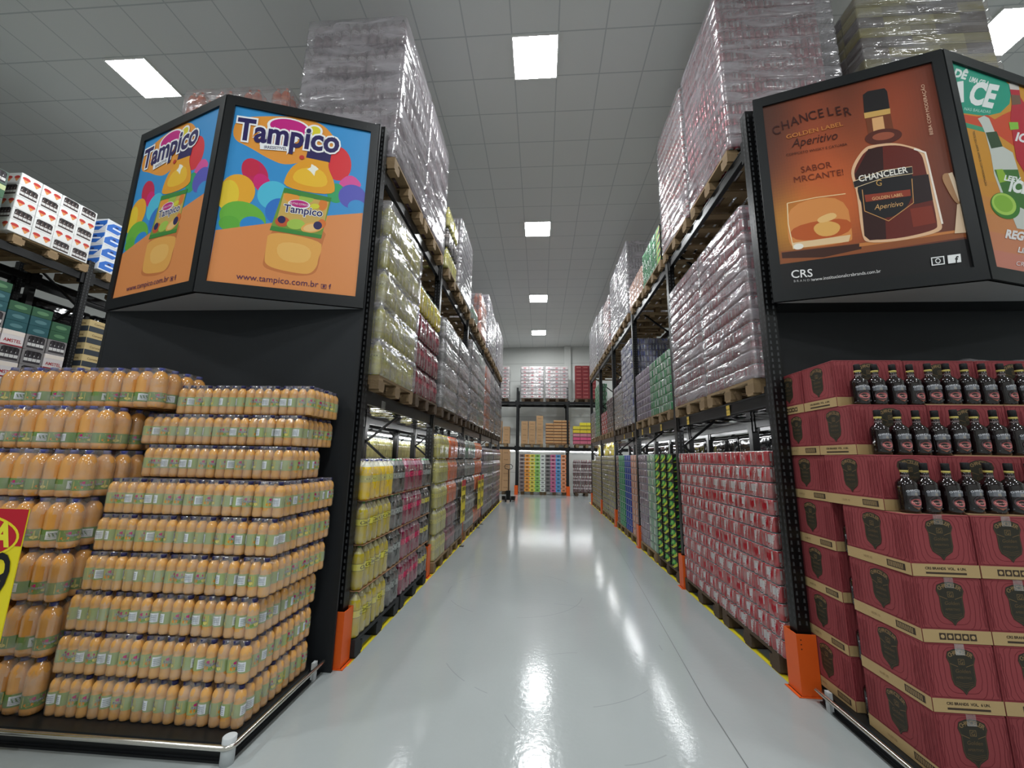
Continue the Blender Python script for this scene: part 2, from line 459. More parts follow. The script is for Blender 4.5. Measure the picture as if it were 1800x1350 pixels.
# ---------------------------------------------------------------- racks
BLK = (9, 9, 10)
def post_mesh(h, perf):
    m = MB('paint')
    m.box(-.045, -.045, 0.005, .045, .045, h, BLK)
    m.box(-.08, -.075, 0, .08, .075, 0.008, BLK)
    if perf:
        m.use('dull')
        z = 0.45
        while z < h - 0.05:
            for sx in (-.024, .024):
                for face in (0, 1):
                    if face == 0: m.add([(sx - .008, -.0456, z), (sx + .008, -.0456, z), (sx + .005, -.0456, z + .028), (sx - .005, -.0456, z + .028)], [(0, 1, 2, 3)], (62, 64, 66))
                    else:
                        for q in (-.0456, .0456): m.add([(q, sx - .008, z), (q, sx + .008, z), (q, sx + .005, z + .028), (q, sx - .005, z + .028)], [(0, 1, 2, 3)], (62, 64, 66))
            z += 0.05
    return m.mesh('upright')
def beam_mesh(L):
    m = MB('paint')
    m.box(-.022, 0.045, 0, .022, L - .045, .12, BLK)
    m.box(-.026, 0.045, .004, -.022, L - .045, .016, (38, 40, 42)); m.box(-.026, .045, .104, -.022, L - .045, .116, (38, 40, 42))  # flange lips coloured paler to paint in thin highlight lines
    for y in (0.045, L - .1): m.box(-.034, y, -.05, .034, y + .055, .17, BLK)
    return m.mesh('beam')
PM = post_mesh(4.76, True); PM0 = post_mesh(4.76, False)
_B = {}
def rack(label, xf, xb, ys, levels, group=None, origin=(0, 0), rot=0.0, skip=()):
    """two post rows at x = xf and xb, frames at each y, beams at each level"""
    t = tag(empty('pallet_rack', (origin[0], origin[1], 0), rot), label, 'rack', group)
    for y in ys:
        obj('upright', PM, t, (xf, y, 0)); obj('upright', PM0, t, (xb, y + (.19 if y in skip else 0), 0))
        if y in skip: continue
        m = MB('paint'); z = 0.35; k = 0; lo, hi = min(xf, xb) + .045, max(xf, xb) - .045
        m.bar((lo, y, .25), (hi, y, .25), .03, .03, BLK)
        while z < 4.1:
            a, b = (lo, hi) if k % 2 == 0 else (hi, lo)
            m.bar((a, y, z), (b, y, z + .72), .03, .03, BLK); z += .72; k += 1
        m.bar((lo, y, 4.66), (hi, y, 4.66), .03, .03, BLK)
        obj('brace', m.mesh('brace'), t)
    for i in range(len(ys) - 1):
        L = round(ys[i + 1] - ys[i], 3)
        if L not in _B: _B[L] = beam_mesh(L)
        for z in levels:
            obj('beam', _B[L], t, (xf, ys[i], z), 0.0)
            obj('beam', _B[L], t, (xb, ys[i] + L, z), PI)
            if skip and i == 0: pass
    return t
PITCH = 2.32
LY = [3.32 + PITCH * i for i in range(6)]
RY = [3.32 + PITCH * i for i in range(6)]
L1, L2L, L2R = 2.05, 4.27, 4.37
rack('black pallet rack along the left of the aisle, behind the juice display', -1.575, -2.56, LY, (L1, L2L))
rack('black pallet rack back to back behind the left aisle rack', -3.9, -2.92, LY, (L1, L2L))
rack('black pallet rack along the right of the aisle, behind the red crates', 1.895, 2.88, RY, (L1, L2R), skip=(3.32,))
rack('black pallet rack back to back behind the right aisle rack', 4.25, 3.24, [3.52] + RY[1:], (L1, L2R))
rack('black pallet rack across the end wall of the aisle', 0.045, 1.05, [0, 2.27, 4.54, 6.81, 9.08], (1.95, 4.0), None, (5.75, 18.0), PI / 2)
rack('black pallet rack at the far left holding beer cartons', -7.7, -8.7, [1.15, 3.47, 5.79, 8.11, 10.43], (2.1, 4.4))

# orange guards round the front posts
def guard_mesh(side):
    m = MB('paint'); c = (232, 98, 34)
    for x0, y0, x1, y1 in ((-.075, -.075, .06, -.067), (-.075, .067, .06, .075), (-.075, -.067, -.067, .067)):
        m.box(x0 * side if side > 0 else -x1, y0, .006, x1 * side if side > 0 else -x0, y1, .4, c)
    a, b = (-.1, .06) if side > 0 else (-.06, .1)
    m.box(a, -.085, 0, b, .085, .006, c)
    m.use('dull')
    for z in (.3, .33, .36): m.add([( -.05, -.0755, z), (-.042, -.0755, z), (-.042, -.0755, z + .008), (-.05, -.0755, z + .008)], [(0, 1, 2, 3)], (60, 30, 20))
    return m.mesh('post_guard')
GM = {1: guard_mesh(1), -1: guard_mesh(-1)}
for s, xs, nm in ((-1, -1.575, 'left'), (1, 1.895, 'right')):
    for i, y in enumerate(LY):
        where = 'the end display' if i == 0 else f'the {nth(i)} rack post past the display'
        tag(obj('post_guard', GM[s], None, (xs, y, 0)), f'orange steel guard at the foot of {where}, {nm} rack', 'post guard', 'orange guards on the rack posts')
for i, x in enumerate((5.75 - 2.27 * 2, 5.75 - 2.27 * 3)):
    pass
for x, wd in ((1.21, 'right of the coloured cartons'), (-1.06, 'left of the coloured cartons')):
    tag(obj('post_guard', GM[1], None, (x, 18.05, 0), PI / 2), f'orange steel guard on the end wall rack post {wd}', 'post guard', 'orange guards on the rack posts')

for s, nm in ((-1, 'left'), (1, 'right')):
    for i in range(5):
        yc = LY[i] + PITCH / 2
        xa = -1.655 if s < 0 else 1.975
        tube_light(xa, yc, 2.108, 2.1, f'white tube light under the first beam of the {nm} rack, {nth(i)} bay from the display', 'tube lights under the beams')
        xb_ = -2.98 if s < 0 else 2.955
        tube_light(xb_, yc, 1.97 if s < 0 else 2.108, 2.1, f'white tube light deep between the {nm} racks, {nth(i)} bay from the display', 'tube lights under the beams')
for i, x in enumerate((-2.2, 0.075, 2.35)):
    tube_light(x, 18.35, 1.9, 2.1, f'white tube light under the end wall rack, {("left", "middle", "right")[i]} bay', 'tube lights on the end wall rack', PI / 2)

# ---------------------------------------------------------------- pallets
def pallet_kinds(wd, dp, c, mat):
    """wd along y, dp along x"""
    kids = []
    m = MB(mat); nb = 7; bw = dp / nb * 0.72
    for i in range(3): m.box(-dp / 2, -wd / 2 + i * (wd - .1) / 2, .1, dp / 2, -wd / 2 + i * (wd - .1) / 2 + .1, .122, c)
    for i in range(nb):
        x = -dp / 2 + i * (dp - bw) / (nb - 1); m.box(x, -wd / 2, .122, x + bw, wd / 2, .144, c)
    kids.append(kind('deck', m.mesh('deck')))
    b = MB(mat); b.box(-.05, -.07, 0, .05, .07, .082, tuple(int(k * .93) for k in c)); bm_ = b.mesh('block')
    for i in (-1, 0, 1):
        for j in (-1, 0, 1): kids.append(kind('block', bm_, (), (i * (dp / 2 - .05), j * (wd / 2 - .07), 0.018)))
    m = MB(mat)
    for i in (-1, 0, 1): m.box(-dp / 2, i * (wd / 2 - .07) - .05, 0, dp / 2, i * (wd / 2 - .07) + .05, .018, c)
    kids.append(kind('runner', m.mesh('runner')))
    m = MB(mat)
    for k in kids: pass
    return kind('pallet', None, kids)
PW = {'wood': pallet_kinds(.98, 1.0, (142, 118, 86), 'wood'), 'dark wood': pallet_kinds(.98, 1.0, (86, 68, 50), 'wood'), 'black plastic': pallet_kinds(.98, 1.0, (34, 36, 38), 'dull')}
def pallet(x, y, z, label, sort='wood', far=False, rz=0.0):
    n = {'wood': 'wooden_pallet', 'dark wood': 'wooden_pallet', 'black plastic': 'plastic_pallet'}[sort]
    k = dict(PW[sort]); k['name'] = n
    return put(k, (x, y, z), rz, None, label, 'pallet', 'pallets under the goods')

# ---------------------------------------------------------------- bottles and packs
def pack_film(nx, ny, r, prof, hole=None, mat='film', scal=0.12):
    """shrink film drawn tight round nx by ny bottles; prof = (z, inset); hole = (z, half height, half width) at both x ends"""
    W, D = nx * 2 * r, ny * 2 * r
    per = []
    def side(p0, d, n, out):
        for i in range(n * 4):
            t = i / 4 + .0
            a = abs((t % 1) - 0.5) * 2            # 1 at bottle joints, 0 at bottle middles
            off = scal * r * a * a
            if t == 0: off = 0.29 * r
            per.append((p0[0] + d[0] * t * 2 * r - out[0] * off, p0[1] + d[1] * t * 2 * r - out[1] * off, out))
    side((-W / 2, -D / 2), (1, 0), nx, (0, -1)); side((W / 2, -D / 2), (0, 1), ny, (1, 0))
    side((W / 2, D / 2), (-1, 0), nx, (0, 1)); side((-W / 2, D / 2), (0, -1), ny, (-1, 0))
    per = [(x if abs(abs(x) - W / 2) > 1e-6 or abs(abs(y) - D / 2) > 1e-6 and True else x, y, o) for x, y, o in per]
    # pull the four corners in
    q = []
    for x, y, o in per:
        if abs(x) > W / 2 - .3 * r and abs(y) > D / 2 - .3 * r:
            x = math.copysign(W / 2 - .3 * r, x); y = math.copysign(D / 2 - .3 * r, y)
        q.append((x, y))
    n = len(q); m = MB(mat); vs = []
    for z, ins in prof:
        sx = (W / 2 - ins) / (W / 2); sy = (D / 2 - ins) / (D / 2)
        vs += [(x * sx, y * sy, z) for x, y in q]
    fs = []
    for k in range(len(prof) - 1):
        zc = (prof[k][0] + prof[k + 1][0]) / 2
        for i in range(n):
            a, b = q[i], q[(i + 1) % n]
            if hole and abs(a[0]) > W / 2 - .45 * r and abs(b[0]) > W / 2 - .45 * r:
                yc = (a[1] + b[1]) / 2
                if ((zc - hole[0]) / hole[1]) ** 2 + (yc / hole[2]) ** 2 < 1: continue
            fs.append((k * n + i, k * n + (i + 1) % n, (k + 1) * n + (i + 1) % n, (k + 1) * n + i))
    fs.append(tuple(range((len(prof) - 1) * n, len(prof) * n)))
    m.add(vs, fs, (230, 220, 210), True)
    return m.mesh('shrink_film')

# small juice bottle -------------------------------------------------------
OR1, OR2 = (232, 172, 94), (232, 166, 88)
NAVY = (52, 52, 98)
SB = [(0, .002), (.026, 0), (.031, .006), (.0325, .02), (.031, .05), (.0318, .058), (.0318, .126), (.0296, .134), (.0316, .143), (.0322, .152), (.0305, .166), (.025, .180), (.0165, .190), (.0145, .196)]
def body(prof, seg, c, mat='pet', colfn=None):
    m = MB(mat); m.lathe(prof, c, seg=seg, colfn=colfn); return m
def cap_mesh(r, z0, z1, c, seg=12):
    m = MB('dull'); m.lathe([(r, z0), (r, z1 - .002), (r * .86, z1)], c, seg=seg); return m.mesh('cap')
def fruit_label(mb, R, z0, z1, seg=20, text=True, green=(166, 182, 124)):
    """green and yellow fruit label with a pink mark and a white nutrition table"""
    mb.lathe([(R, z0), (R, z0 + (z1 - z0) * .12), (R, z1 - (z1 - z0) * .1), (R, z1)], green, seg=seg, cap=False)
    a = Art(step=0.0001); h = z1 - z0; C = 2 * PI * R
    def rect(u0, v0, u1, v1, c):
        n = 5; a.poly([(u0 + (u1 - u0) * i / n, v0) for i in range(n + 1)] + [(u0 + (u1 - u0) * i / n, v1) for i in range(n, -1, -1)], c)
    rect(-C * .2, h * .1, C * .2, h * .88, (202, 190, 104))
    a.ell(0, h * .72, C * .1, h * .13, 0, (196, 44, 120), 10)
    a.ell(-C * .1, h * .3, C * .07, h * .14, 0, (232, 150, 46), 8); a.ell(C * .02, h * .22, C * .06, h * .12, 20, (120, 160, 54), 8); a.ell(C * .12, h * .3, C * .06, h * .14, 0, (230, 214, 120), 8)
    rect(C * .36, h * .14, C * .62, h * .86, (238, 242, 246))
    for k in range(4): rect(C * .39, h * (.24 + .14 * k), C * .59, h * (.28 + .14 * k), (150, 160, 172))
    if text: a.text('Tampico', 0, h * .46, h * .24, (250, 248, 252), bold=.05, flip=1); a.text('Tampico', 0, h * .46, h * .24, (44, 38, 92), bold=.01, flip=1)
    a.wrap(mb, 0, 0, R, z0, 0)
mb = body(SB, 14, OR1); SB_BODY = mb.mesh('bottle')
mb = MB('print'); fruit_label(mb, .0323, .058, .126); SB_LABEL = mb.mesh('label')
SB_CAP = cap_mesh(.0165, .194, .215, (38, 38, 86), 12)
rnd = random.Random(3)
def bottles(nx, ny, r, body_m, cap_m, label_m, keep=None, name='bottle'):
    out = []
    for i in range(nx):
        for j in range(ny):
            if keep and not keep(i, j): continue
            sub = []
            if cap_m: sub.append(kind('cap', cap_m))
            if label_m: sub.append(kind('label', label_m))
            out.append(kind(name, body_m, sub, ((i - (nx - 1) / 2) * 2 * r, (j - (ny - 1) / 2) * 2 * r, 0), rnd.choice([0, .5, 1.1, 1.7, 2.4, 3.0, 3.6, 4.3, 5.0, 5.7])))
    return out
rS = .0328
SFP = [(0.0, .012), (.004, .003), (.02, 0), (.04, 0), (.052, 0), (.064, 0), (.076, 0), (.088, 0), (.1, 0), (.112, 0), (.124, 0), (.136, 0), (.152, .001), (.17, .006), (.186, .013), (.2, .0165), (.2165, .018)]
SF = pack_film(4, 3, rS, SFP, (.086, .044, .036))
JUICE = []
for v in range(4):
    JUICE.append(kind('juice_pack', None, bottles(4, 3, rS, SB_BODY, SB_CAP, SB_LABEL, lambda i, j: not (j == 1 and i in (1, 2))) + [kind('shrink_film', SF)]))

# big juice bottle ----------------------------------------------------------
rB = .054
BB = [(0, .003), (.044, 0), (.051, .01), (.053, .03), (.0515, .04), (.0515, .11), (.053, .118), (.0515, .128), (.0525, .16), (.053, .2), (.050, .225), (.038, .252), (.024, .266), (.0185, .272)]
BB_BODY = body(BB, 18, OR2).mesh('bottle')
mb = MB('print'); fruit_label(mb, .0521, .041, .109, 24, green=(118, 150, 84)); BB_LABEL = mb.mesh('label')
BB_CAP = cap_mesh(.021, .270, .295, (70, 78, 150), 14)
BFP = [(0, .02), (.006, .005), (.03, 0), (.08, 0), (.12, .001), (.16, 0), (.2, 0), (.225, .006), (.255, .02), (.28, .03), (.2965, .034)]
BF = pack_film(2, 3, rB, BFP, (.15, .07, .05))
BIGJ = [kind('juice_pack', None, bottles(2, 3, rB, BB_BODY, BB_CAP, BB_LABEL) + [kind('shrink_film', BF)]) for v in range(3)]

# two-litre soda bottle -----------------------------------------------------
rP = .052
PB = [(0, .004), (.040, 0), (.049, .012), (.0505, .04), (.047, .09), (.0505, .14), (.0505, .152), (.0505, .205), (.0512, .21), (.0505, .24), (.040, .28), (.024, .308), (.0150, .322), (.014, .33)]
def soda(liquid, label, capc, neck=None, word=None, wordc=(30, 28, 30), seg=14, sub=True):
    fill = .268
    nk = neck or tuple(int(c * .45 + 255 * .45) for c in liquid)
    fn = lambda z, u: liquid if z < fill else nk
    b = body(PB, seg, liquid, colfn=fn)
    l = MB('print'); l.lathe([(.0509, .150), (.0509, .206)], label, seg=seg + 6, cap=False)
    if word:
        for q in (0, PI):
            a = Art(step=.0001); a.text(word, 0, .014, .04, wordc, bold=.02, flip=1, sx=1.1, shear=.25); a.wrap(l, 0, 0, .0509, .150, q)
        l.lathe([(.0511, .150), (.0511, .153)], (40, 36, 30), seg=seg + 6, cap=False); l.lathe([(.0511, .203), (.0511, .206)], (40, 36, 30), seg=seg + 6, cap=False)
    else:
        for q in (0, PI * .66, PI * 1.33):
            a = Art(step=.0001); a.ell(0, .028, .034, .016, 0, tuple(min(255, c + 60) for c in label), 12); a.ell(0, .028, .02, .007, 0, tuple(int(c * .5) for c in label), 8); a.wrap(l, 0, 0, .0509, .150, q)
    return dict(body=b, label=l, cap=cap_mesh(.0150, .328, .346, capc, 10) if sub else (.0150, capc))
PFP = [(0, .02), (.008, .005), (.04, 0), (.09, .002), (.14, 0), (.18, 0), (.22, 0), (.25, .004), (.29, .02), (.325, .032), (.348, .036)]
PF = pack_film(2, 3, rP, PFP, (.16, .07, .05))
PFA = pack_film(2, 3, rP, PFP, None)
def soda_pack(liquid, label, capc, near=True, word=None, film=True, neck=None, name='soda_pack'):
    s = soda(liquid, label, capc, word=word, neck=neck, seg=14 if near else 9)
    if near:
        bm_, lm = s['body'].mesh('bottle'), s['label'].mesh('label')
        return [kind(name, None, bottles(2, 3, rP, bm_, s['cap'], lm) + ([kind('shrink_film', PF)] if film else [])) for v in range(2)]
    m = MB('pet'); src = s['body']; lab = s['label']
    for i in range(2):
        for j in range(3):
            ox, oy = (i - .5) * 2 * rP, (j - 1) * 2 * rP
            for s_, mt in ((src, 'pet'), (lab, 'print')):
                m.use(mt); o = len(m.v)
                m.v += [(x + ox, y + oy, z) for x, y, z in s_.v]; m.f += [tuple(k + o for k in f) for f in s_.f]; m.c += s_.c; m.m += [m.cur] * len(s_.f); m.s += s_.s
            m.use('dull'); m.lathe([(.015, .328), (.015, .344), (.012, .346)], capc, ox, oy, seg=8)
    return [kind(name, None, [kind('bottles', m.mesh('bottles'))] + ([kind('shrink_film', PFA)] if film else []))]

# drink cans ----------------------------------------------------------------
rC = .0315
def can_fn(main, alt, mode):
    def f(z, u):
        if z < .006 or z > .117: return (190, 192, 196)
        if mode == 'cola': return (214, 210, 212) if (.36 < u < .52 or .72 < u < .78) and .03 < z < .1 else main
        if mode == 'band': return alt if .04 < z < .085 else main
        if mode == 'wave': return alt if (z / .12 + .35 * math.sin(u * 4 * PI)) % 1 > .55 else main
        if mode == 'half': return alt if (u * 2) % 1 > .55 and .02 < z < .1 else main
        return main
    return f
CP = [(.0, .004), (.022, 0), (.0265, .003), (.0307, .012), (.0313, .016), (.0313, .04), (.0313, .062), (.0313, .085), (.0313, .105), (.0285, .119), (.0265, .122), (.0245, .1205)]
def can_mesh(main, alt, mode, seg=14, word=None):
    m = MB('tin'); m.lathe(CP, main, seg=seg, colfn=can_fn(main, alt, mode))
    if word:
        m.use('print')
        for q in (0.1, PI + .1):
            a = Art(step=.0001); a.text(word, 0, -.006, .026, (240, 238, 238), rot=78, bold=.01, flip=1, shear=.3); a.wrap(m, 0, 0, .0313, .062, q)
    return m
CFP = [(0, .006), (.006, .001), (.03, 0), (.045, 0), (.06, 0), (.075, 0), (.09, 0), (.105, 0), (.118, .004), (.1235, .012)]
CF = pack_film(4, 3, rC, CFP, (.062, .036, .03), scal=.05)
CF0 = pack_film(4, 3, rC, CFP, None, scal=.05)
def can_pack(main, alt, mode, near=True, word=None, film=True, name='can_pack', seg=None):
    if near:
        cm = can_mesh(main, alt, mode, 14, word).mesh('can')
        return [kind(name, None, bottles(4, 3, rC, cm, None, None, lambda i, j: not (i in (1, 2) and j == 1), 'can') + ([kind('shrink_film', CF if v % 3 else CF0)] if film else [])) for v in range(3)]
    out = []
    for v in range(2):
        m = MB('tin')
        for i in range(4):
            for j in range(3):
                if i in (1, 2) and j == 1: continue
                m.lathe(CP, main, (i - 1.5) * 2 * rC, (j - 1) * 2 * rC, seg=seg or 10, colfn=can_fn(main, alt, mode), a0=rnd.random() * 6)
        out.append(dict(mb=m, **kind(name, None, [kind('cans', m.mesh('cans'))] + ([kind('shrink_film', CF0)] if film else []))))
    return out

# cartons ------------------------------------------------------------------
def carton(name, w, d, h, c, bands=(), word=None, wordc=(60, 50, 40), blob=None, flap=True, mat='card', extra=None, wz=.5, ws=.3):
    """w along x, d along y; print is repeated on all four sides"""
    m = MB(mat); m.rbox(-w / 2, -d / 2, 0, w / 2, d / 2, h, .006, c, 1)
    if flap: m.box(-w / 2 + .01, -.001, h, w / 2 - .01, .001, h + .0006, tuple(int(k * .6) for k in c))
    m.use('print')
    for O, U, L in (((0, -d / 2, 0), (1, 0, 0), w), ((0, d / 2, 0), (-1, 0, 0), w), ((-w / 2, 0, 0), (0, -1, 0), d), ((w / 2, 0, 0), (0, 1, 0), d)):
        a = Art()
        for z0, z1, bc in bands: a.poly([(-L / 2 + .004, h * z0), (L / 2 - .004, h * z0), (L / 2 - .004, h * z1), (-L / 2 + .004, h * z1)], bc)
        if blob: a.ell(0, h * blob[0], L * blob[1], h * blob[2], 0, blob[3], 14)
        if word:
            vs, _ = glyphs(word, .02); wd = max(v[0] for v in vs) - min(v[0] for v in vs)
            a.text(word, 0, h * wz - h * ws * .35, h * ws, wordc, bold=.02, sx=min(1, L * .8 / (wd * h * ws)))
        if extra: extra(a, L, h)
        a.lay(m, O, U, (0, 0, 1))
    return kind(name, m.mesh(name))

# ---------------------------------------------------------------- stretch-wrapped pallet loads
def load_film(w, d, h, tiers, seed=0, mat='stretch', top=True):
    r_ = random.Random(seed); pts = []
    for x, y in rrect(0, 0, w, d, .035, 3): pts.append((x, y))
    full = []
    for i in range(len(pts)):
        a, b = pts[i], pts[(i + 1) % len(pts)]
        L = math.hypot(a[0] - b[0], a[1] - b[1]); n = max(1, int(L / .09))
        for k in range(n): full.append((a[0] + (b[0] - a[0]) * k / n, a[1] + (b[1] - a[1]) * k / n))
    n = len(full); vs = []; rings = tiers * 6 + 1; FR = (0, .06, .2, .5, .8, .94)
    for k in range(rings):
        f = FR[k % 6]; t = k // 6 + f
        seam = (.026 if tiers < 8 else .014) if f < .01 else (.004 if f < .1 or f > .9 else 0)
        if f < .01 and 0 < k < rings - 1: seam += r_.random() * .004
        for i, (x, y) in enumerate(full):
            off = .012 - seam - r_.random() * .004
            L = math.hypot(x, y); s_ = 1 + off / max(.2, L)
            vs.append((x * s_, y * s_, h * t / tiers))
    fs = [(k * n + i, k * n + (i + 1) % n, (k + 1) * n + (i + 1) % n, (k + 1) * n + i) for k in range(rings - 1) for i in range(n)]
    if top: fs.append(tuple(range((rings - 1) * n, rings * n)))
    m = MB(mat); m.add(vs, fs, (7, 7, 8) if mat == 'black_film' else (214, 206, 214), True)
    return m.mesh('stretch_film')

def cells(width, a): 
    n = max(1, int((width + .02) / a)); return n, width / n
SIDE = {-1: 'left', 1: 'right'}
HEAVY = 'stretch_heavy'
def wrapped(K, side, xf, y0, y1, z0, tiers, pitch, a, b, label, name='wrapped_load', depth=.96, nend=3, group='stretch-wrapped pallet loads', film='stretch', topK=None, seed=0, alt=None, pname=None):
    """packs K as parts inside one film; the near end and the aisle face are packed"""
    yc = (y0 + y1) / 2; xc = xf + side * depth / 2
    t = tag(empty(name, (xc, yc, z0)), label, 'pallet load', group)
    n, sp = cells(y1 - y0, a)
    for k in range(tiers):
        KK = topK if (topK and k == tiers - 1) else K
        if alt and k % 2: KK = alt
        for j in range(n):
            for i in range(nend if j == 0 else 1):
                p = KK[(k * 7 + j * 3 + i) % len(KK)]
                q = dict(p)
                if pname: q['name'] = pname
                lx = -side * depth / 2 + side * (b / 2 + i * b) 
                put(q, (lx, y0 - yc + (j + .5) * sp, k * pitch + .001), 0 if (k + j) % 2 else PI, t)
    if film: obj('stretch_film', load_film(depth + .012, y1 - y0 + .012, tiers * pitch, tiers, seed, film), t)
    return t
def stacked(K, side, xf, y0, y1, z0, tiers, pitch, a, b, what, where, cat, group, nend=1, topK=None, alt=None, order=None, lab='{what}, {tier} tier up, {col} column, {where}', jit=.001, ncol=None):
    """loose packs piled on a pallet, every pack a thing of its own"""
    n, sp = cells(y1 - y0, a)
    if ncol: n = ncol; sp = (y1 - y0) / n
    for k in range(tiers):
        for j in range(n):
            for i in range(nend if j == 0 else 1):
                KK = (order[k] if order else (topK if (topK and k == tiers - 1) else (alt if alt and k % 2 else K)))
                p = KK[(k * 5 + j * 3 + i) % len(KK)]
                w_ = (what[k] if isinstance(what, list) else what)
                L_ = lab.format(what=w_, tier=nth(k), col='nearest' if j == 0 else nth(j) + ' nearest', where=where)
                if n == 1: L_ = L_.replace(', nearest column', '')
                if i: L_ = f'{w_}, {nth(k)} tier up, {nth(i - 1)} behind the front, {where}'
                put(p, (xf + side * (b / 2 + i * (b + .005)) + rnd.uniform(-jit, jit), y0 + (j + .5) * sp + rnd.uniform(-jit, jit), z0 + k * pitch), (0 if rnd.random() < .5 else PI), None, L_, cat, group)

# ================================================================= end displays
def end_panel(x0, x1, nm, dy=0.0):
    m = MB('dull'); m.box(x0, 3.2 + dy, 0, x1, 3.22 + dy, 4.72, (27, 30, 34)); m.box(x0, 3.199 + dy, 0, x0 + .03, 3.2 + dy, 4.72, (28, 30, 32)); m.box(x1 - .03, 3.199 + dy, 0, x1, 3.2 + dy, 4.72, (28, 30, 32))
    tag(obj('end_panel', m.mesh('end_panel')), f'tall black panel closing the rack end behind the {nm}', 'panel')
end_panel(-3.96, -1.545, 'orange juice display'); end_panel(1.946, 4.3, 'red crate display', .225)

def plinth(x0, x1, y0, y1, label, raillabel, near_left):
    t = tag(empty('display_plinth', ((x0 + x1) / 2, (y0 + y1) / 2, 0)), label, 'plinth', 'plinths under the end displays')
    cx, cy = (x0 + x1) / 2, (y0 + y1) / 2
    m = MB('paint'); m.box(x0 - cx, y0 - cy, .012, x1 - cx, y1 - cy, .085, (24, 26, 28)); m.box(x0 - cx - .02, y0 - cy - .02, 0, x1 - cx + .02, y1 - cy, .012, (24, 26, 28))
    obj('platform', m.mesh('platform'), t)
    s = -1 if near_left else 1       # which side faces the aisle
    xa = x1 if near_left else x0; sg = 1 if near_left else -1
    m = MB('chrome'); X = xa - cx + sg * .045; Y0 = y0 - cy - .045; R = .04
    far = (x0 if near_left else x1) - cx
    arc = [(X - sg * R + sg * R * math.sin(a), Y0 + R - R * math.cos(a), .088) for a in [PI / 2 * i / 6 for i in range(7)]]
    m.tube([(far, Y0, .088)] + arc + [(X, y1 - cy - .02, .088)], .014, (216, 212, 204), 10)
    obj('rail', m.mesh('rail'), t)['label'] = raillabel
    m = MB('dull')
    for px, py in ((xa - cx + sg * .012, y0 - cy - .012), (xa - cx + sg * .02, y1 - cy - .1)):
        if py < 0: m.lathe([(.034, 0), (.034, .125), (.03, .128)], (206, 210, 212), px, py, seg=16)
        else: m.box(px - .012, py - .02, 0, px + .012, py + .02, .12, (206, 210, 212))
    obj('bracket', m.mesh('bracket'), t)['label'] = 'white plastic rail bracket'
plinth(-4.1, -1.64, 2.31, 3.19, 'low black plinth under the orange juice display with chrome bumper rail', 'round chrome bumper rail', True)
plinth(1.92, 4.3, 2.34, 3.19, 'low black plinth under the red crate display with chrome bumper rail', 'round chrome bumper rail', False)

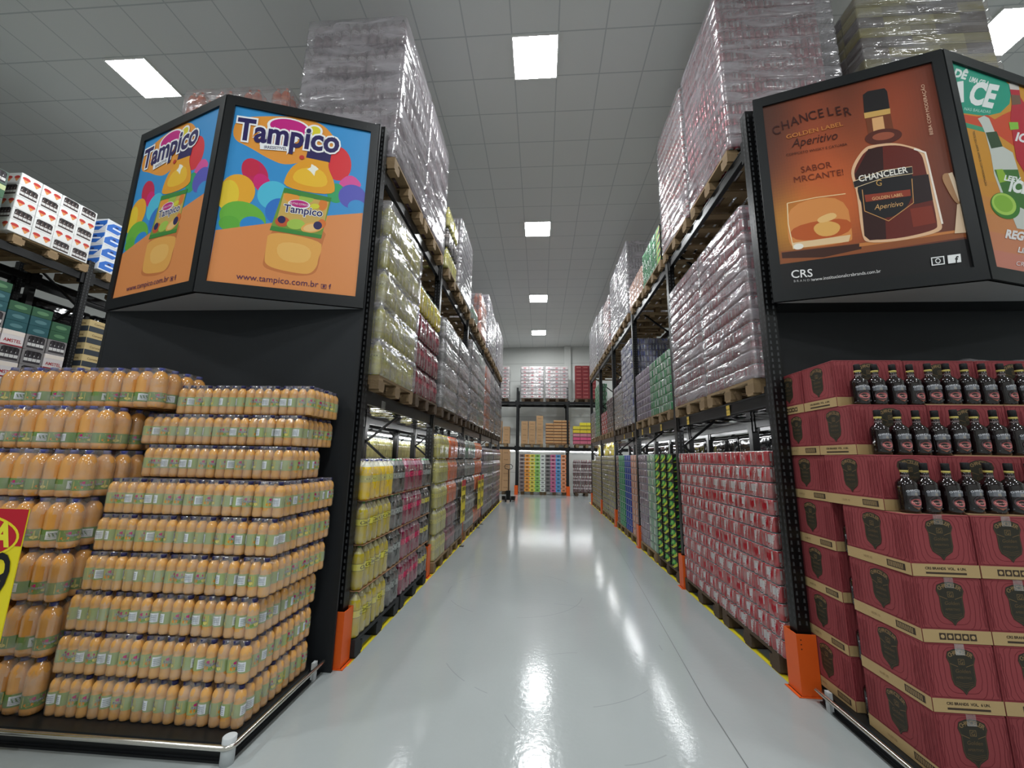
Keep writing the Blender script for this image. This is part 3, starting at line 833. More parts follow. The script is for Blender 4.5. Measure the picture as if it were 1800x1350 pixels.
# ---------------------------------------------------------------- printed posters
def H4(corners): return homog(corners, [(0, 1), (1, 1), (1, 0), (0, 0)])
def tampico_art():
    a = Art(H4([(783, 112), (1533, 262), (1440, 1232), (612, 1143)]), .0001)
    H_ = a.H
    SKY, ORG = (58, 150, 214), (230, 146, 84)
    a.H = None; a.poly([(0, 0), (1, 0), (1, 1), (0, 1)], SKY); a.H = H_
    a.spoly([(783, 186), (860, 174), (1010, 168), (1140, 176), (1260, 210), (1330, 290), (1345, 340), (1300, 390), (1200, 420), (1060, 462), (960, 420), (860, 355), (756, 303)], (238, 158, 62))
    a.ell(1345, 445, 76, 102, -8, (226, 52, 60)); a.spoly([(1345, 555), (1420, 500), (1488, 575), (1440, 590), (1370, 585)], (226, 84, 160))
    a.ell(1335, 620, 50, 58, 0, (54, 168, 104)); a.ell(1425, 640, 78, 70, 20, (92, 92, 190)); a.ell(1450, 700, 50, 40, 10, SKY)
    a.ell(885, 505, 66, 92, -32, (204, 40, 90)); a.ell(925, 565, 45, 60, -30, (216, 40, 120)); a.ell(862, 470, 50, 52, 0, (206, 42, 76))
    a.ell(790, 610, 96, 98, 0, (244, 176, 48)); a.ell(735, 635, 60, 90, 10, (242, 208, 56))
    a.ell(985, 635, 88, 84, 0, (84, 196, 226)); a.ell(1020, 730, 80, 78, 0, (52, 120, 206))
    a.ell(815, 770, 132, 96, 18, (110, 186, 64)); a.ell(870, 815, 72, 54, 12, (46, 140, 214)); a.ell(740, 800, 58, 44, 0, (98, 178, 60))
    a.poly([(665, 842), (800, 822), (960, 800), (1150, 770), (1300, 752), (1484, 736), (1440, 1232), (612, 1143)], ORG)
    # bottle
    a.spoly([(930, 1010), (960, 870), (1000, 820), (1290, 830), (1255, 920), (1235, 1060), (1205, 1105), (1100, 1110), (960, 1075), (922, 1050)], (206, 122, 66))
    a.spoly([(958, 840), (1252, 900), (1253, 960), (1232, 1010), (1228, 1050), (1195, 1092), (1150, 1100), (990, 1068), (940, 1040), (934, 1010), (945, 930)], (238, 174, 86))
    a.spoly([(1000, 900), (1200, 930), (1185, 1040), (1010, 1020)], (244, 190, 104))
    a.poly([(1048, 590), (1310, 648), (1250, 890), (965, 840)], (120, 158, 60))
    a.spoly([(1175, 400), (1300, 428), (1290, 470), (1330, 560), (1325, 640), (1040, 590), (1055, 520), (1100, 455), (1165, 425)], (240, 166, 40))
    a.spoly([(1120, 470), (1270, 475), (1300, 600), (1080, 560)], (248, 196, 52))
    a.poly([(1200, 450), (1225, 465), (1240, 480), (1222, 492), (1215, 520), (1195, 495), (1175, 480), (1195, 470)], (252, 250, 236))
    a.poly([(1182, 356), (1313, 376), (1302, 440), (1170, 412)], (44, 34, 92))
    a.poly([(1045, 622), (1295, 672), (1262, 830), (1000, 800)], (212, 176, 92))
    a.ell(1090, 650, 48, 30, 20, (240, 160, 60)); a.ell(1170, 655, 40, 26, 0, (170, 200, 80)); a.ell(1262, 690, 24, 34, 10, (226, 130, 50))
    a.ell(1035, 790, 40, 30, 0, (206, 92, 50)); a.ell(1110, 805, 50, 30, 0, (170, 204, 84)); a.ell(1200, 825, 62, 30, -8, (240, 176, 90)); a.ell(1200, 825, 48, 22, -8, (244, 200, 130)); a.ell(1255, 800, 22, 26, 0, (226, 120, 50))
    a.poly([(975, 815), (1255, 868), (1250, 888), (965, 840)], (64, 140, 62)); a.poly([(1048, 590), (1310, 648), (1304, 672), (1042, 618)], (64, 140, 62))
    a.ell(1032, 778, 22, 22, 0, (40, 34, 88)); a.ell(1232, 812, 24, 24, 0, (40, 34, 88))
    a.ell(1130, 688, 62, 26, 8, (250, 250, 250)); a.ell(1130, 686, 54, 21, 8, (196, 40, 130)); a.ell(1217, 700, 26, 16, 0, (222, 216, 60)); a.text('FRUTAS CITRICAS', 1130, 692, 15, (250, 250, 250), rot=8)
    a.text('Tampico', 1150, 745, 62, (250, 250, 250), rot=8, bold=.07); a.text('Tampico', 1150, 745, 62, (44, 34, 92), rot=8, bold=.02)
    # logo
    a.ell(1076, 238, 122, 56, 10, (252, 252, 252)); a.ell(1076, 236, 106, 46, 10, (204, 34, 134))
    a.ell(1218, 258, 46, 38, 5, (252, 252, 252)); a.ell(1218, 258, 34, 28, 5, (230, 216, 50)); a.ell(1130, 274, 36, 12, 4, (226, 70, 160))
    a.text('Tampico', 1066, 344, 176, (252, 252, 252), rot=8, bold=.085, sx=.93); a.poly([(915, 325), (1110, 352), (1106, 380), (915, 366)], (252, 252, 252))
    a.text('Tampico', 1066, 344, 176, (44, 34, 92), rot=8, bold=.03, sx=.93)
    a.text('IRRESISTIVEL', 1000, 366, 24, (44, 34, 92), rot=4, bold=.02, sx=.95); a.ell(1147, 412, 14, 12, 0, (206, 60, 50)); a.text('R', 1330, 300, 14, (44, 34, 92))
    a.text('www.tampico.com.br', 1005, 1152, 50, (86, 40, 84), rot=6, sx=1.05)
    a.stroke([(1250, 1158), (1278, 1162), (1276, 1184), (1250, 1181)], 4, (86, 40, 84)); a.ell(1264, 1171, 7, 7, 0, (86, 40, 84), 12); a.text('f', 1297, 1186, 40, (86, 40, 84), bold=.02)
    return a
def chanceler_art():
    a = Art(H4([(545, 505), (1312, 313), (1504, 1261), (651, 1372)]), .0001)
    H_ = a.H; a.H = None
    def bg(u, v):
        g = math.exp(-((u - .45) ** 2 * 5 + (v - .32) ** 2 * 6)); d = math.exp(-((u - .1) ** 2 * 2 + (v - 1.) ** 2 * 4))
        g2 = math.exp(-((u - .06) ** 2 * 14 + (v - .22) ** 2 * 20)); g3 = math.exp(-((u - .3) ** 2 * 30 + (v - .8) ** 2 * 3)) * .4; g4 = math.exp(-((u - .78) ** 2 * 18 + (v - .85) ** 2 * 10)) * .45
        k = min(1.15, .25 + .75 * g + g3 + g4 + .5 * g2)
        return tuple(int(max(0, min(255, c))) for c in (50 + 136 * k - 10 * d, 31 + 48 * k + 44 * g2 + 12 * g, 28 + 20 * k))
    a.grad(0, .12, 1, 1, 56, 56, bg); a.poly([(0, 0), (1, 0), (1, .13), (0, .13)], (20, 18, 20)); a.H = H_
    # table
    a.poly([(640, 1190), (980, 1150), (1478, 1080), (1482, 1118), (1000, 1195), (640, 1248)], (150, 84, 46)); a.poly([(645, 1195), (800, 1176), (1010, 1150), (1010, 1176), (840, 1216), (648, 1222)], (66, 34, 24))
    a.poly([(1000, 1150), (1478, 1082), (1478, 1092), (1000, 1166)], (206, 130, 70))
    # glass
    a.spoly([(668, 962), (935, 918), (972, 1120), (960, 1145), (700, 1180), (672, 1130)], (226, 146, 78)); a.spoly([(676, 1070), (958, 1020), (968, 1110), (700, 1150)], (196, 92, 40))
    a.spoly([(780, 1075), (840, 1040), (920, 1060), (900, 1110), (820, 1122)], (236, 178, 96)); a.spoly([(800, 1035), (880, 1000), (905, 1030), (820, 1060)], (244, 196, 126)); a.poly([(690, 1150), (960, 1110), (952, 1142), (706, 1176)], (240, 206, 160)); a.ell(722, 1166, 24, 14, -8, (252, 246, 232))
    a.stroke([(668, 962), (674, 1060), (700, 1178)], 5, (250, 220, 170), False); a.stroke([(668, 962), (800, 935), (935, 918)], 4, (250, 214, 160), False)
    # bottle
    a.poly([(1008, 455), (1030, 438), (1105, 425), (1118, 440), (1134, 545), (1018, 565)], (30, 26, 28)); a.poly([(1014, 540), (1132, 520), (1134, 545), (1018, 566)], (214, 170, 96)); a.poly([(1022, 566), (1134, 546), (1150, 626), (1035, 640)], (120, 62, 36)); a.poly([(1050, 566), (1100, 556), (1110, 620), (1058, 628)], (230, 176, 120))
    a.ell(1103, 652, 84, 36, -8, (90, 40, 30)); a.ell(1103, 650, 50, 18, -8, (160, 84, 60))
    a.spoly([(1020, 700), (1060, 690), (1150, 680), (1230, 700), (1285, 720), (1300, 770), (1372, 1060), (1360, 1100), (1180, 1140), (1040, 1150), (1010, 1125), (985, 900), (955, 830), (970, 770)], (236, 190, 150))
    a.spoly([(1030, 706), (1150, 690), (1225, 706), (1272, 730), (1290, 790), (1350, 1060), (1340, 1088), (1180, 1128), (1046, 1136), (1022, 1115), (1000, 900), (968, 830), (985, 775)], (104, 34, 24))
    a.poly([(1035, 710), (1100, 700), (1120, 1130), (1046, 1136), (1022, 1115), (1000, 900), (975, 830)], (52, 20, 18)); a.poly([(1220, 840), (1305, 830), (1326, 950), (1240, 970)], (40, 22, 24)); a.poly([(1225, 990), (1320, 975), (1340, 1055), (1240, 1075)], (134, 48, 30))
    a.spoly([(975, 850), (1100, 812), (1240, 795), (1240, 960), (1130, 1046), (1012, 1000)], (26, 24, 28)); a.stroke([(1010, 900), (1022, 1000), (1130, 1046), (1240, 962), (1232, 850)], 4, (206, 150, 90), False); a.poly([(968, 862), (1100, 812), (1232, 794), (1236, 826), (1104, 846), (975, 892)], (36, 32, 34))
    a.stroke([(968, 862), (1100, 812), (1232, 794), (1236, 826), (1104, 846), (975, 892)], 3, (226, 200, 160))
    a.text('CHANCELER', 1104, 842, 40, (246, 240, 230), rot=-11, bold=.02, sx=.98); a.text('G', 1085, 882, 40, (206, 160, 90)); a.poly([(1020, 925), (1225, 900), (1228, 930), (1026, 958)], (150, 60, 40)); a.text('GOLDEN LABEL', 1125, 940, 20, (244, 200, 140), rot=-8); a.text('Aperitivo', 1130, 985, 34, (220, 170, 110), rot=-8, shear=.3)
    a.stroke([(1240, 712), (1290, 730), (1305, 790), (1368, 1060)], 9, (252, 238, 224), False)
    # jigger
    a.spoly([(1354, 832), (1410, 822), (1425, 860), (1445, 930), (1446, 970), (1428, 966), (1400, 925)], (176, 130, 90)); a.poly([(1392, 828), (1410, 822), (1445, 930), (1440, 960)], (236, 210, 180)); a.poly([(1432, 970), (1450, 966), (1476, 1100), (1422, 1104)], (226, 196, 164))
    # words
    for ch, x, y in zip('CHANCELER', (616, 658, 700, 742, 782, 820, 862, 900, 940), (634, 610, 592, 578, 567, 558, 550, 548, 552)): a.text(ch, x, y, 58, (60, 20, 14), rot=-12, bold=.01)
    a.text('GOLDEN LABEL', 790, 628, 27, (196, 120, 60), rot=-13, sx=1.4, bold=.02); a.text('Aperitivo', 790, 680, 56, (66, 24, 18), rot=-10, shear=.35); a.text('COMPOSTO WHISKY E CATUABA', 800, 716, 17, (60, 24, 18), rot=-10, sx=1.1)
    a.text('SABOR', 800, 806, 40, (110, 42, 22), rot=-10, sx=1.15); a.text('MRCANTE!', 812, 848, 40, (110, 42, 22), rot=-9, sx=1.2); a.text('BEBA COM MODERAÇÃO', 1303, 530, 22, (232, 190, 160), rot=-100, sx=.95)
    a.text('CRS', 740, 1312, 52, (246, 244, 244), rot=-5, bold=.01, sx=1.1); a.text('B R A N D S', 745, 1332, 15, (190, 188, 188), rot=-5, sx=1.1); a.text('www.institucionalcrsbrands.com.br', 942, 1308, 22, (236, 234, 234), rot=-8)
    a.poly([(1318, 1216), (1376, 1208), (1380, 1246), (1322, 1254)], (246, 246, 246)); a.poly([(1323, 1220), (1371, 1213), (1375, 1242), (1327, 1249)], (20, 18, 20)); a.ell(1349, 1231, 12, 12, 0, (246, 246, 246)); a.ell(1349, 1231, 8, 8, 0, (20, 18, 20)); a.poly([(1390, 1206), (1447, 1198), (1451, 1236), (1394, 1244)], (246, 246, 246)); a.text('f', 1430, 1240, 44, (20, 18, 20), bold=.03)
    return a
def ice_art():
    def z(p): return (1660 + p[0] * .2887, 100 + p[1] * .2887)
    a = Art(H4([(1672, 111), (1825, 186), (1906, 500), (1748, 466)]), .0001)
    H_ = a.H; a.H = None
    a.grad(0, 0, 1, 1, 1, 12, lambda u, v: tuple(int(p * (1 - max(0, .45 - v) * 2.2) + q * max(0, .45 - v) * 2.2) for p, q in zip((214, 150, 50), (206, 128, 118)))); a.H = H_
    P = lambda pts, c: a.poly([z(p) for p in pts], c)
    def E_(x, y, rx, ry, rot, c): q = z((x, y)); a.ell(q[0], q[1], rx * .2887, ry * .2887, rot, c)
    def T(t, x, y, s, c, **k): q = z((x, y)); a.text(t, q[0], q[1], s * .2887, c, **k)
    P([(40, 40), (180, 90), (330, 160), (390, 230), (380, 320), (330, 365), (250, 375), (150, 350), (105, 340)], (34, 160, 132))
    P([(105, 345), (200, 372), (260, 370), (300, 400), (340, 380), (420, 350), (560, 340), (560, 560), (440, 590), (330, 500), (240, 440), (125, 395)], (214, 80, 48)); P([(120, 395), (240, 440), (250, 470), (130, 425)], (64, 160, 120))
    T('DÊ', 98, 135, 62, (236, 244, 240), rot=22, bold=.05); T('UMA GELA', 205, 185, 40, (236, 244, 240), rot=22, bold=.04, sx=.6)
    T('I', 108, 270, 150, (244, 248, 246), rot=-2, bold=.07); T('CE', 215, 305, 170, (244, 248, 246), rot=18, bold=.05, sx=.72); T('NAS BALADAS', 200, 345, 24, (190, 232, 220), rot=14)
    P([(205, 385), (240, 372), (268, 390), (300, 470), (345, 560), (400, 600), (430, 700), (470, 840), (500, 960), (520, 1060), (430, 1040), (400, 960), (345, 850), (300, 720), (280, 600), (250, 480), (225, 420)], (210, 214, 206))
    P([(250, 470), (310, 470), (345, 560), (282, 566)], (56, 80, 50)); P([(300, 690), (430, 700), (485, 940), (370, 880)], (70, 120, 56)); P([(310, 690), (345, 690), (380, 760), (330, 770)], (150, 190, 60))
    T('ICE', 430, 830, 92, (244, 248, 244), rot=14, bold=.05, sx=.8); T('LEEV', 395, 765, 42, (244, 248, 244), rot=14, bold=.04)
    P([(372, 205), (425, 215), (436, 290), (500, 400), (560, 430), (560, 760), (470, 730), (420, 640), (400, 520), (385, 400), (392, 300)], (190, 40, 56)); P([(372, 205), (425, 215), (430, 250), (380, 240)], (214, 206, 200)); P([(385, 270), (432, 280), (440, 330), (392, 330)], (120, 90, 70)); P([(376, 425), (425, 430), (430, 470), (384, 470)], (140, 200, 70)); T('ICE', 455, 545, 66, (240, 240, 240), rot=16, bold=.04)
    E_(362, 905, 92, 66, 42, (66, 130, 50)); E_(355, 895, 76, 56, 42, (176, 214, 96)); E_(352, 892, 60, 42, 42, (140, 190, 66))
    T('TESTE SEU LIMITE APRECIE COM MODERAÇÃO', 212, 620, 16, (60, 50, 30), rot=77)
    T('REGOU', 455, 1110, 66, (240, 236, 236), rot=12, bold=.05, sx=.85); T('Limão', 485, 1190, 44, (240, 236, 236), rot=12, bold=.03); T('CRS', 455, 1262, 36, (240, 226, 226), rot=10)
    return a
TA = tampico_art(); CA = chanceler_art(); IA = ice_art()
def banner(xl, xr, arts, names, label, z0=2.85, z1=4.72, back=0.0):
    cx = (xl + xr) / 2; py = .39
    t = tag(empty('banner_box', (cx, 3.197, z0)), label, 'advertising box', None)
    h = z1 - z0; hw = (xr - xl) / 2; F = (24, 26, 28)
    A = Vector((-hw, 0, 0)); B = Vector((0, -py, 0)); C = Vector((hw, 0, 0))
    m = MB('paint')
    v = [tuple(A), tuple(B), tuple(C)] + [(p.x, p.y, h) for p in (A, B, C)]
    m.add(v, [(0, 1, 4, 3), (1, 2, 5, 4), (2, 0, 3, 5), (3, 4, 5)], F)
    if back: m.box(-hw + .075, 0, 0, hw, back, h, F)
    obj('housing', m.mesh('housing'), t)
    m = MB('dull'); m.add([(p[0] * .985, p[1] * .97 - .002, -.002) for p in v[:3]], [(0, 2, 1)], (150, 152, 154)); obj('underside', m.mesh('underside'), t)['label'] = 'grey underside of the box'
    for (P0, P1), art, nm, tl in (((A, B), arts[0], names[0], 0), ((B, C), arts[1], names[1], 1)):
        U = (P1 - P0).normalized(); L = (P1 - P0).length; N = U.cross(Vector((0, 0, 1)))
        m = MB('paint')
        for a0, a1, b0, b1 in ((0, L, 0, .1), (0, L, h - .09, h), (0, .07, .1, h - .09), (L - .07, L, .1, h - .09)):
            pts = [P0 + U * a0 + N * .001 + Vector((0, 0, b0)), P0 + U * a1 + N * .001 + Vector((0, 0, b0)), P0 + U * a1 + N * .001 + Vector((0, 0, b1)), P0 + U * a0 + N * .001 + Vector((0, 0, b1))]
            q = [p + N * .018 for p in pts]
            m.add([tuple(p) for p in pts + q], [(4, 5, 6, 7), (0, 1, 5, 4), (1, 2, 6, 5), (2, 3, 7, 6), (3, 0, 4, 7)], F)
        fr = obj('frame', m.mesh('frame'), t)
        m = MB('poster'); art.lay(m, P0 + U * .07 + N * .003 + Vector((0, 0, .1)), U, (0, 0, 1), L - .14, h - .19, 0)
        obj('poster', m.mesh('poster'), t)['label'] = nm
banner(-3.97, -1.55, (TA, TA), ('poster of a leaning orange juice bottle, seen edge-on', 'poster of an orange juice bottle on blue with coloured drops'), 'black V-shaped advertising box with two orange juice posters', 2.85, 4.69)
banner(1.878, 4.31, (CA, IA), ('brown poster of a dark liqueur bottle and glass', 'green and orange poster of iced drink bottles with lime'), 'black V-shaped advertising box with a liqueur poster above the red crates', 2.87, 4.78, .226)

# ---------------------------------------------------------------- orange juice display
G1 = 'small orange juice packs on the end display'
SROW = [(2.40, 0), (2.40, .0), (2.42, 0), (2.43, 0), (2.455, 0), (2.475, 0), (2.60, .02), (2.70, .03), (2.76, .0)]
PA, PB_ = 4 * 2 * rS, 3 * 2 * rS
for k, (yf, dx) in enumerate(SROW):
    z = .086 + k * .2235; xe = -1.655 - dx + (0.04 if k in (3, 4, 5) else 0); x = xe
    tier = nth(k) + ' tier up'
    # two end-on packs at the aisle corner (three bottles wide), then long sides
    cols = [('e', PB_ + .006), ('e', PB_ + .006), ('l', PA + .005), ('l', PA + .005), ('l', PA + .005)]
    if k == 6: cols = [('l', PA + .004)] * 4
    if k == 8: cols = [('l', PA + .004)] * 4
    for i, (o, wd) in enumerate(cols):
        dep = PA if o == 'e' else PB_
        put(JUICE[(k + i) % 4], (x - wd / 2, yf + dep / 2, z), (PI / 2 if o == 'e' else 0) + rnd.uniform(-.006, .006), None,
            f'shrink-wrapped small orange juices, {tier}, {nth(i)} pack from the aisle on the front face', 'juice pack', G1)
        x -= wd
    # aisle side behind the corner pack
    y = yf + (PA if cols[0][0] == 'e' else PB_) + .006; j = 0
    while y + PB_ < 3.195:
        dd = PA if y + PA < 3.19 and j == 9 else PB_
        put(JUICE[(k + j + 1) % 4], (xe - PA / 2 - .002, y + PB_ / 2, z), rnd.uniform(-.005, .005), None,
            f'shrink-wrapped small orange juices, {tier}, {nth(j + 1)} pack along the aisle side', 'juice pack', G1)
        if k in (5, 6, 7):
            for q in range(1, 4): put(JUICE[(k + j + q) % 4], (xe - PA / 2 - q * (PA + .004), y + PB_ / 2, z), 0, None, f'shrink-wrapped small orange juices, {tier}, {nth(j + 1)} row behind the front, {nth(q)} inward', 'juice pack', G1)
        y += PB_ + .004; j += 1
G2 = 'large orange juice packs on the end display'
XL_ = [-2.90, -2.90, -2.885, -2.86, -2.85, -2.86, -2.70]
XL_ = [-2.905, -2.905, -2.90, -2.90, -2.90, -2.95, -2.745]
YF = [2.38, 2.38, 2.38, 2.38, 2.40, 2.50, 2.64]
for k in range(7):
    z = .086 + k * .3035; x = XL_[k]; n = 3 if k < 5 else 4
    for i in range(n):
        put(BIGJ[(k + i) % 3], (x - 3 * rB - i * (6 * rB + .004), YF[k] + 2 * rB, z), PI / 2 + rnd.uniform(-.01, .01), None,
            f'film-wrapped pack of large orange juice bottles, {nth(k)} tier up, {nth(i)} from the small bottles', 'juice pack', G2)
        if k >= 4: put(BIGJ[(k + i + 1) % 3], (x - 3 * rB - i * (6 * rB + .004), YF[k] + 6 * rB + .004 - 0.0, z), PI / 2, None,
            f'film-wrapped pack of large orange juice bottles, {nth(k)} tier up, second row, {nth(i)} inward', 'juice pack', G2) if YF[k] + 8 * rB < 3.19 else None

# price board on a stand
t = tag(empty('price_board', (-3.04, 2.06, 0)), 'red and yellow offer board with big black figures in front of the large juices', 'sign')
m = MB('print'); m.box(-.36, -.063, .3, .36, -.058, 1.285, (244, 226, 40))
a = Art(step=.0006)
a.poly([(-.36, .80), (.36, .80), (.36, .985), (-.36, .985)], (196, 30, 48)); a.ell(0, .84, .34, .125, 0, (246, 228, 44), 40); a.ell(0, .84, .325, .112, 0, (196, 30, 48), 40)
a.text('OFERTA', 0, .80, .17, (246, 236, 60), bold=.04, shear=.12, sx=.92)
a.text('9', .27, .52, .36, (24, 22, 26), bold=.0, sx=.8); a.text('9', .05, .52, .36, (24, 22, 26), sx=.8); a.text('9', .27, .27, .36, (24, 22, 26), sx=.8); a.text('9', .05, .27, .36, (24, 22, 26), sx=.8)
a.lay(m, (0, -.063, .3), (1, 0, 0), (0, 0, 1)); obj('board', m.mesh('board'), t)
m = MB('paint'); m.box(-.012, -.057, .01, .012, -.035, 1.2, (40, 42, 44)); m.box(-.18, -.2, 0, .18, .1, .01, (40, 42, 44)); obj('stand', m.mesh('stand'), t)

# ---------------------------------------------------------------- red crate display
RED = (144, 60, 64); TAN = (186, 158, 112)
def crest(a, L, cz, s):
    pts = [(-.5, .42), (-.44, .62), (-.2, .72), (0, .74), (.2, .72), (.44, .62), (.5, .42), (.42, .2), (.42, -.3), (.36, -.5), (.1, -.68), (0, -.82), (-.1, -.68), (-.36, -.5), (-.42, -.3), (-.42, .2)]
    S_ = [(x * s, cz + y * s) for x, y in pts]
    a.poly(S_, (50, 47, 38)); a.stroke([(x * .93, cz + (y - cz) * .93) for x, y in S_], s * .012, (96, 78, 52))
    a.arc_text('CHANCELER', 0, cz - s * .05, s * .60, 90, 74, s * .2, (138, 112, 76), bold=.02)
    a.stroke([(-.1 * s, cz + .2 * s), (.1 * s, cz + .2 * s), (.1 * s, cz + .38 * s), (-.1 * s, cz + .38 * s)], s * .02, (128, 104, 68)); a.text('G', 0, cz + .22 * s, s * .18, (128, 104, 68))
    a.stroke([(-.4 * s, cz + .22 * s), (-.14 * s, cz + .12 * s)], s * .02, (120, 96, 64), False); a.stroke([(.4 * s, cz + .22 * s), (.14 * s, cz + .12 * s)], s * .02, (120, 96, 64), False)
    a.text('Golden', 0, cz - .08 * s, s * .18, (104, 84, 56), shear=.2); a.text('APERITIVO', 0, cz - .28 * s, s * .11, (104, 84, 56))
    for q in (-.38, -.44, -.5): a.stroke([(-.3 * s, cz + q * s), (0, cz + (q - .06) * s), (.3 * s, cz + q * s)], s * .012, (100, 80, 54), False)
def crate_side(m, O, U, L, h, style):
    a = Art(step=.00005); cz = h * .615; s = h * .43
    # engraved maze of lines that repeat the crest's outline
    for k in range(9):
        e = s * (.62 + .17 * k)
        if k % 1 == 0:
            pts = []
            for q in range(28):
                th = 2 * PI * q / 28; x = e * math.copysign(abs(math.cos(th)) ** .45, math.cos(th)); y = e * 1.25 * math.copysign(abs(math.sin(th)) ** .55, math.sin(th))
                x *= 1 + .03 * math.sin(q * 3.1 + k); pts.append((max(-L / 2 + .006, min(L / 2 - .006, x)), max(h * .22, min(h - .006, cz + y))))
            a.stroke(pts, .0022, (112, 34, 42))
    for k in range(7):
        for sg in (-1, 1):
            x = sg * (L / 2 - .012 - k * .011)
            if abs(x) > s * 1.0: a.stroke([(x + .003 * math.sin(q * 2.3 + k), h * (.26 + .09 * q)) for q in range(8)], .002, (112, 34, 42), False)
    a.poly([(-L / 2 + .001, .001), (L / 2 - .001, .001), (L / 2 - .001, h * .2), (-L / 2 + .001, h * .2)], TAN)
    crest(a, L, cz, s)
    K_ = (66, 52, 42)
    if style == 0: a.poly([(L * .16, h * .05), (L * .42, h * .05), (L * .42, h * .16), (L * .16, h * .16)], K_); a.text('10.09.10', -L * .14, h * .08, h * .06, (140, 112, 78)); [a.poly([(L * (.18 + .022 * i), h * .065), (L * (.188 + .022 * i), h * .065), (L * (.188 + .022 * i), h * .145), (L * (.18 + .022 * i), h * .145)], TAN) for i in range(10)]
    elif style == 1: a.text('CRS BRANDS  VOL.  6 UN.', 0, h * .115, h * .055, K_, bold=.03); a.poly([(-L * .3, h * .045), (L * .3, h * .045), (L * .3, h * .075), (-L * .3, h * .075)], K_)
    else:
        for i in range(5): x = -L * .26 + i * L * .11; a.poly([(x, h * .05), (x + L * .095, h * .05), (x + L * .095, h * .15), (x, h * .15)], K_); a.ell(x + L * .047, h * .1, L * .03, h * .03, 0, TAN, 8)
    a.lay(m, O, U, (0, 0, 1), 1, 1, .0004)
def crate_kind(w, d, h, st, tape=False, tray=0.0):
    m = MB('card'); m.rbox(-w / 2, -d / 2, 0, w / 2, d / 2, h, .008, RED, 1)
    m.add([(-w / 2 + .006, -d / 2 + .006, h + .0003), (w / 2 - .006, -d / 2 + .006, h + .0003), (w / 2 - .006, d / 2 - .006, h + .0003), (-w / 2 + .006, d / 2 - .006, h + .0003)], [(0, 1, 2, 3)], (150, 112, 82))
    m.use('print')
    crate_side(m, (0, -d / 2, 0), (1, 0, 0), w, h, st[0]); crate_side(m, (-w / 2, 0, 0), (0, -1, 0), d, h, st[1])
    crate_side(m, (w / 2, 0, 0), (0, 1, 0), d, h, st[1]); crate_side(m, (0, d / 2, 0), (-1, 0, 0), w, h, st[0])
    if tray:
        m.use('card'); m.box(-w / 2, -d / 2 - tray, 0, w / 2, -d / 2, .006, (176, 140, 104))
    kids = []
    if tape:
        k = MB('film'); k.box(-.022, -d / 2 - .0042, h * .84, .022, -d / 2 - .003, h, (230, 230, 230)); k.box(-.022, -d / 2 - .003, h + .0004, .022, d / 2, h + .001, (230, 230, 230)); kids.append(kind('tape', k.mesh('tape')))
    return kind('crate', m.mesh('crate'), kids)
CH = .3125
CR_ = {s: crate_kind(.328, .448, CH, st, tp) for s, st, tp in (('a', (2, 0), True), ('b', (1, 0), True), ('c', (2, 0), False), ('d', (1, 0), False))}
CRT = crate_kind(.448, .328, CH, (1, 1), False)
CRT2 = crate_kind(.448, .328, CH, (2, 2), False)
CRO = crate_kind(.328, .34, CH, (1, 0), False, .112)
CRW = crate_kind(.446, .34, CH, (0, 0), False, .112)
G3 = 'red liqueur crates on the end display'; PZ = .0865; P_ = .314
FX = 1.95
for k in range(4):
    z = PZ + k * P_
    for i in range(4):
        put(CR_['abab'[(k + i) % 4]] if i < 2 else CR_['cd'[(k + i) % 2]], (FX + .164 + i * .333, 2.375 + .224, z), rnd.uniform(-.006, .006), None,
            f'red liqueur crate on the front face, {nth(k)} tier up, {nth(i)} from the aisle', 'crate', G3)
    put(CR_['cd'[k % 2]], (FX + .174, 2.935 + .224, z), rnd.uniform(-.004, .004), None, f'red liqueur crate beside the black panel on the aisle side, {nth(k)} tier up', 'crate', G3)
    if k == 3:
        for i in range(1, 2): put(CR_['c'], (FX + .174 + i * .34, 2.935 + .224, z), 0, None, f'red liqueur crate behind the front ones, {nth(k)} tier up, {nth(i)} inward', 'crate', G3)
# tiers five to seven step back; their front crates are cut open
z5, z6, z7 = PZ + 4 * P_, PZ + 5 * P_, PZ + 6 * P_
put(CR_['c'], (FX + .174, 2.945 + .224, z5), 0, None, 'red liqueur crate beside the black panel on the aisle side, fifth tier up', 'crate', G3)
put(CR_['c'], (FX + .164, 2.492 + .224, z5), 0, None, 'red liqueur crate at the aisle corner, fifth tier up, beside the lowest bottle row', 'crate', G3)
put(CR_['d'], (FX + .166, 2.97 + .224, z6), 0, None, 'red liqueur crate beside the black panel on the aisle side, sixth tier up', 'crate', G3)
put(CRT, (FX + .226, 2.64 + .164, z6), 0, None, 'red liqueur crate at the aisle corner, sixth tier up', 'crate', G3)
put(CRT2, (FX + .226, 3.088 + .164, z7), 0, None, 'red liqueur crate beside the black panel on the aisle side, topmost tier', 'crate', G3)
put(CRT, (FX + .226, 2.752 + .164, z7), 0, None, 'red liqueur crate at the aisle corner, topmost tier', 'crate', G3)
for z, yf, xs, nm in ((z5, 2.50, FX + .332, 'fifth'), (z6, 2.64, FX + .452, 'sixth'), (z7, 2.76, FX + .452, 'topmost')):
    for i in range(3 if z != z5 else 3):
        put(CRW, (xs + .225 + i * .45, yf + .172, z), 0, None, f'cut-open red crate with bottles in front, {nm} tier, {nth(i)} from the corner', 'crate', 'cut-open red crates holding the displayed bottles')
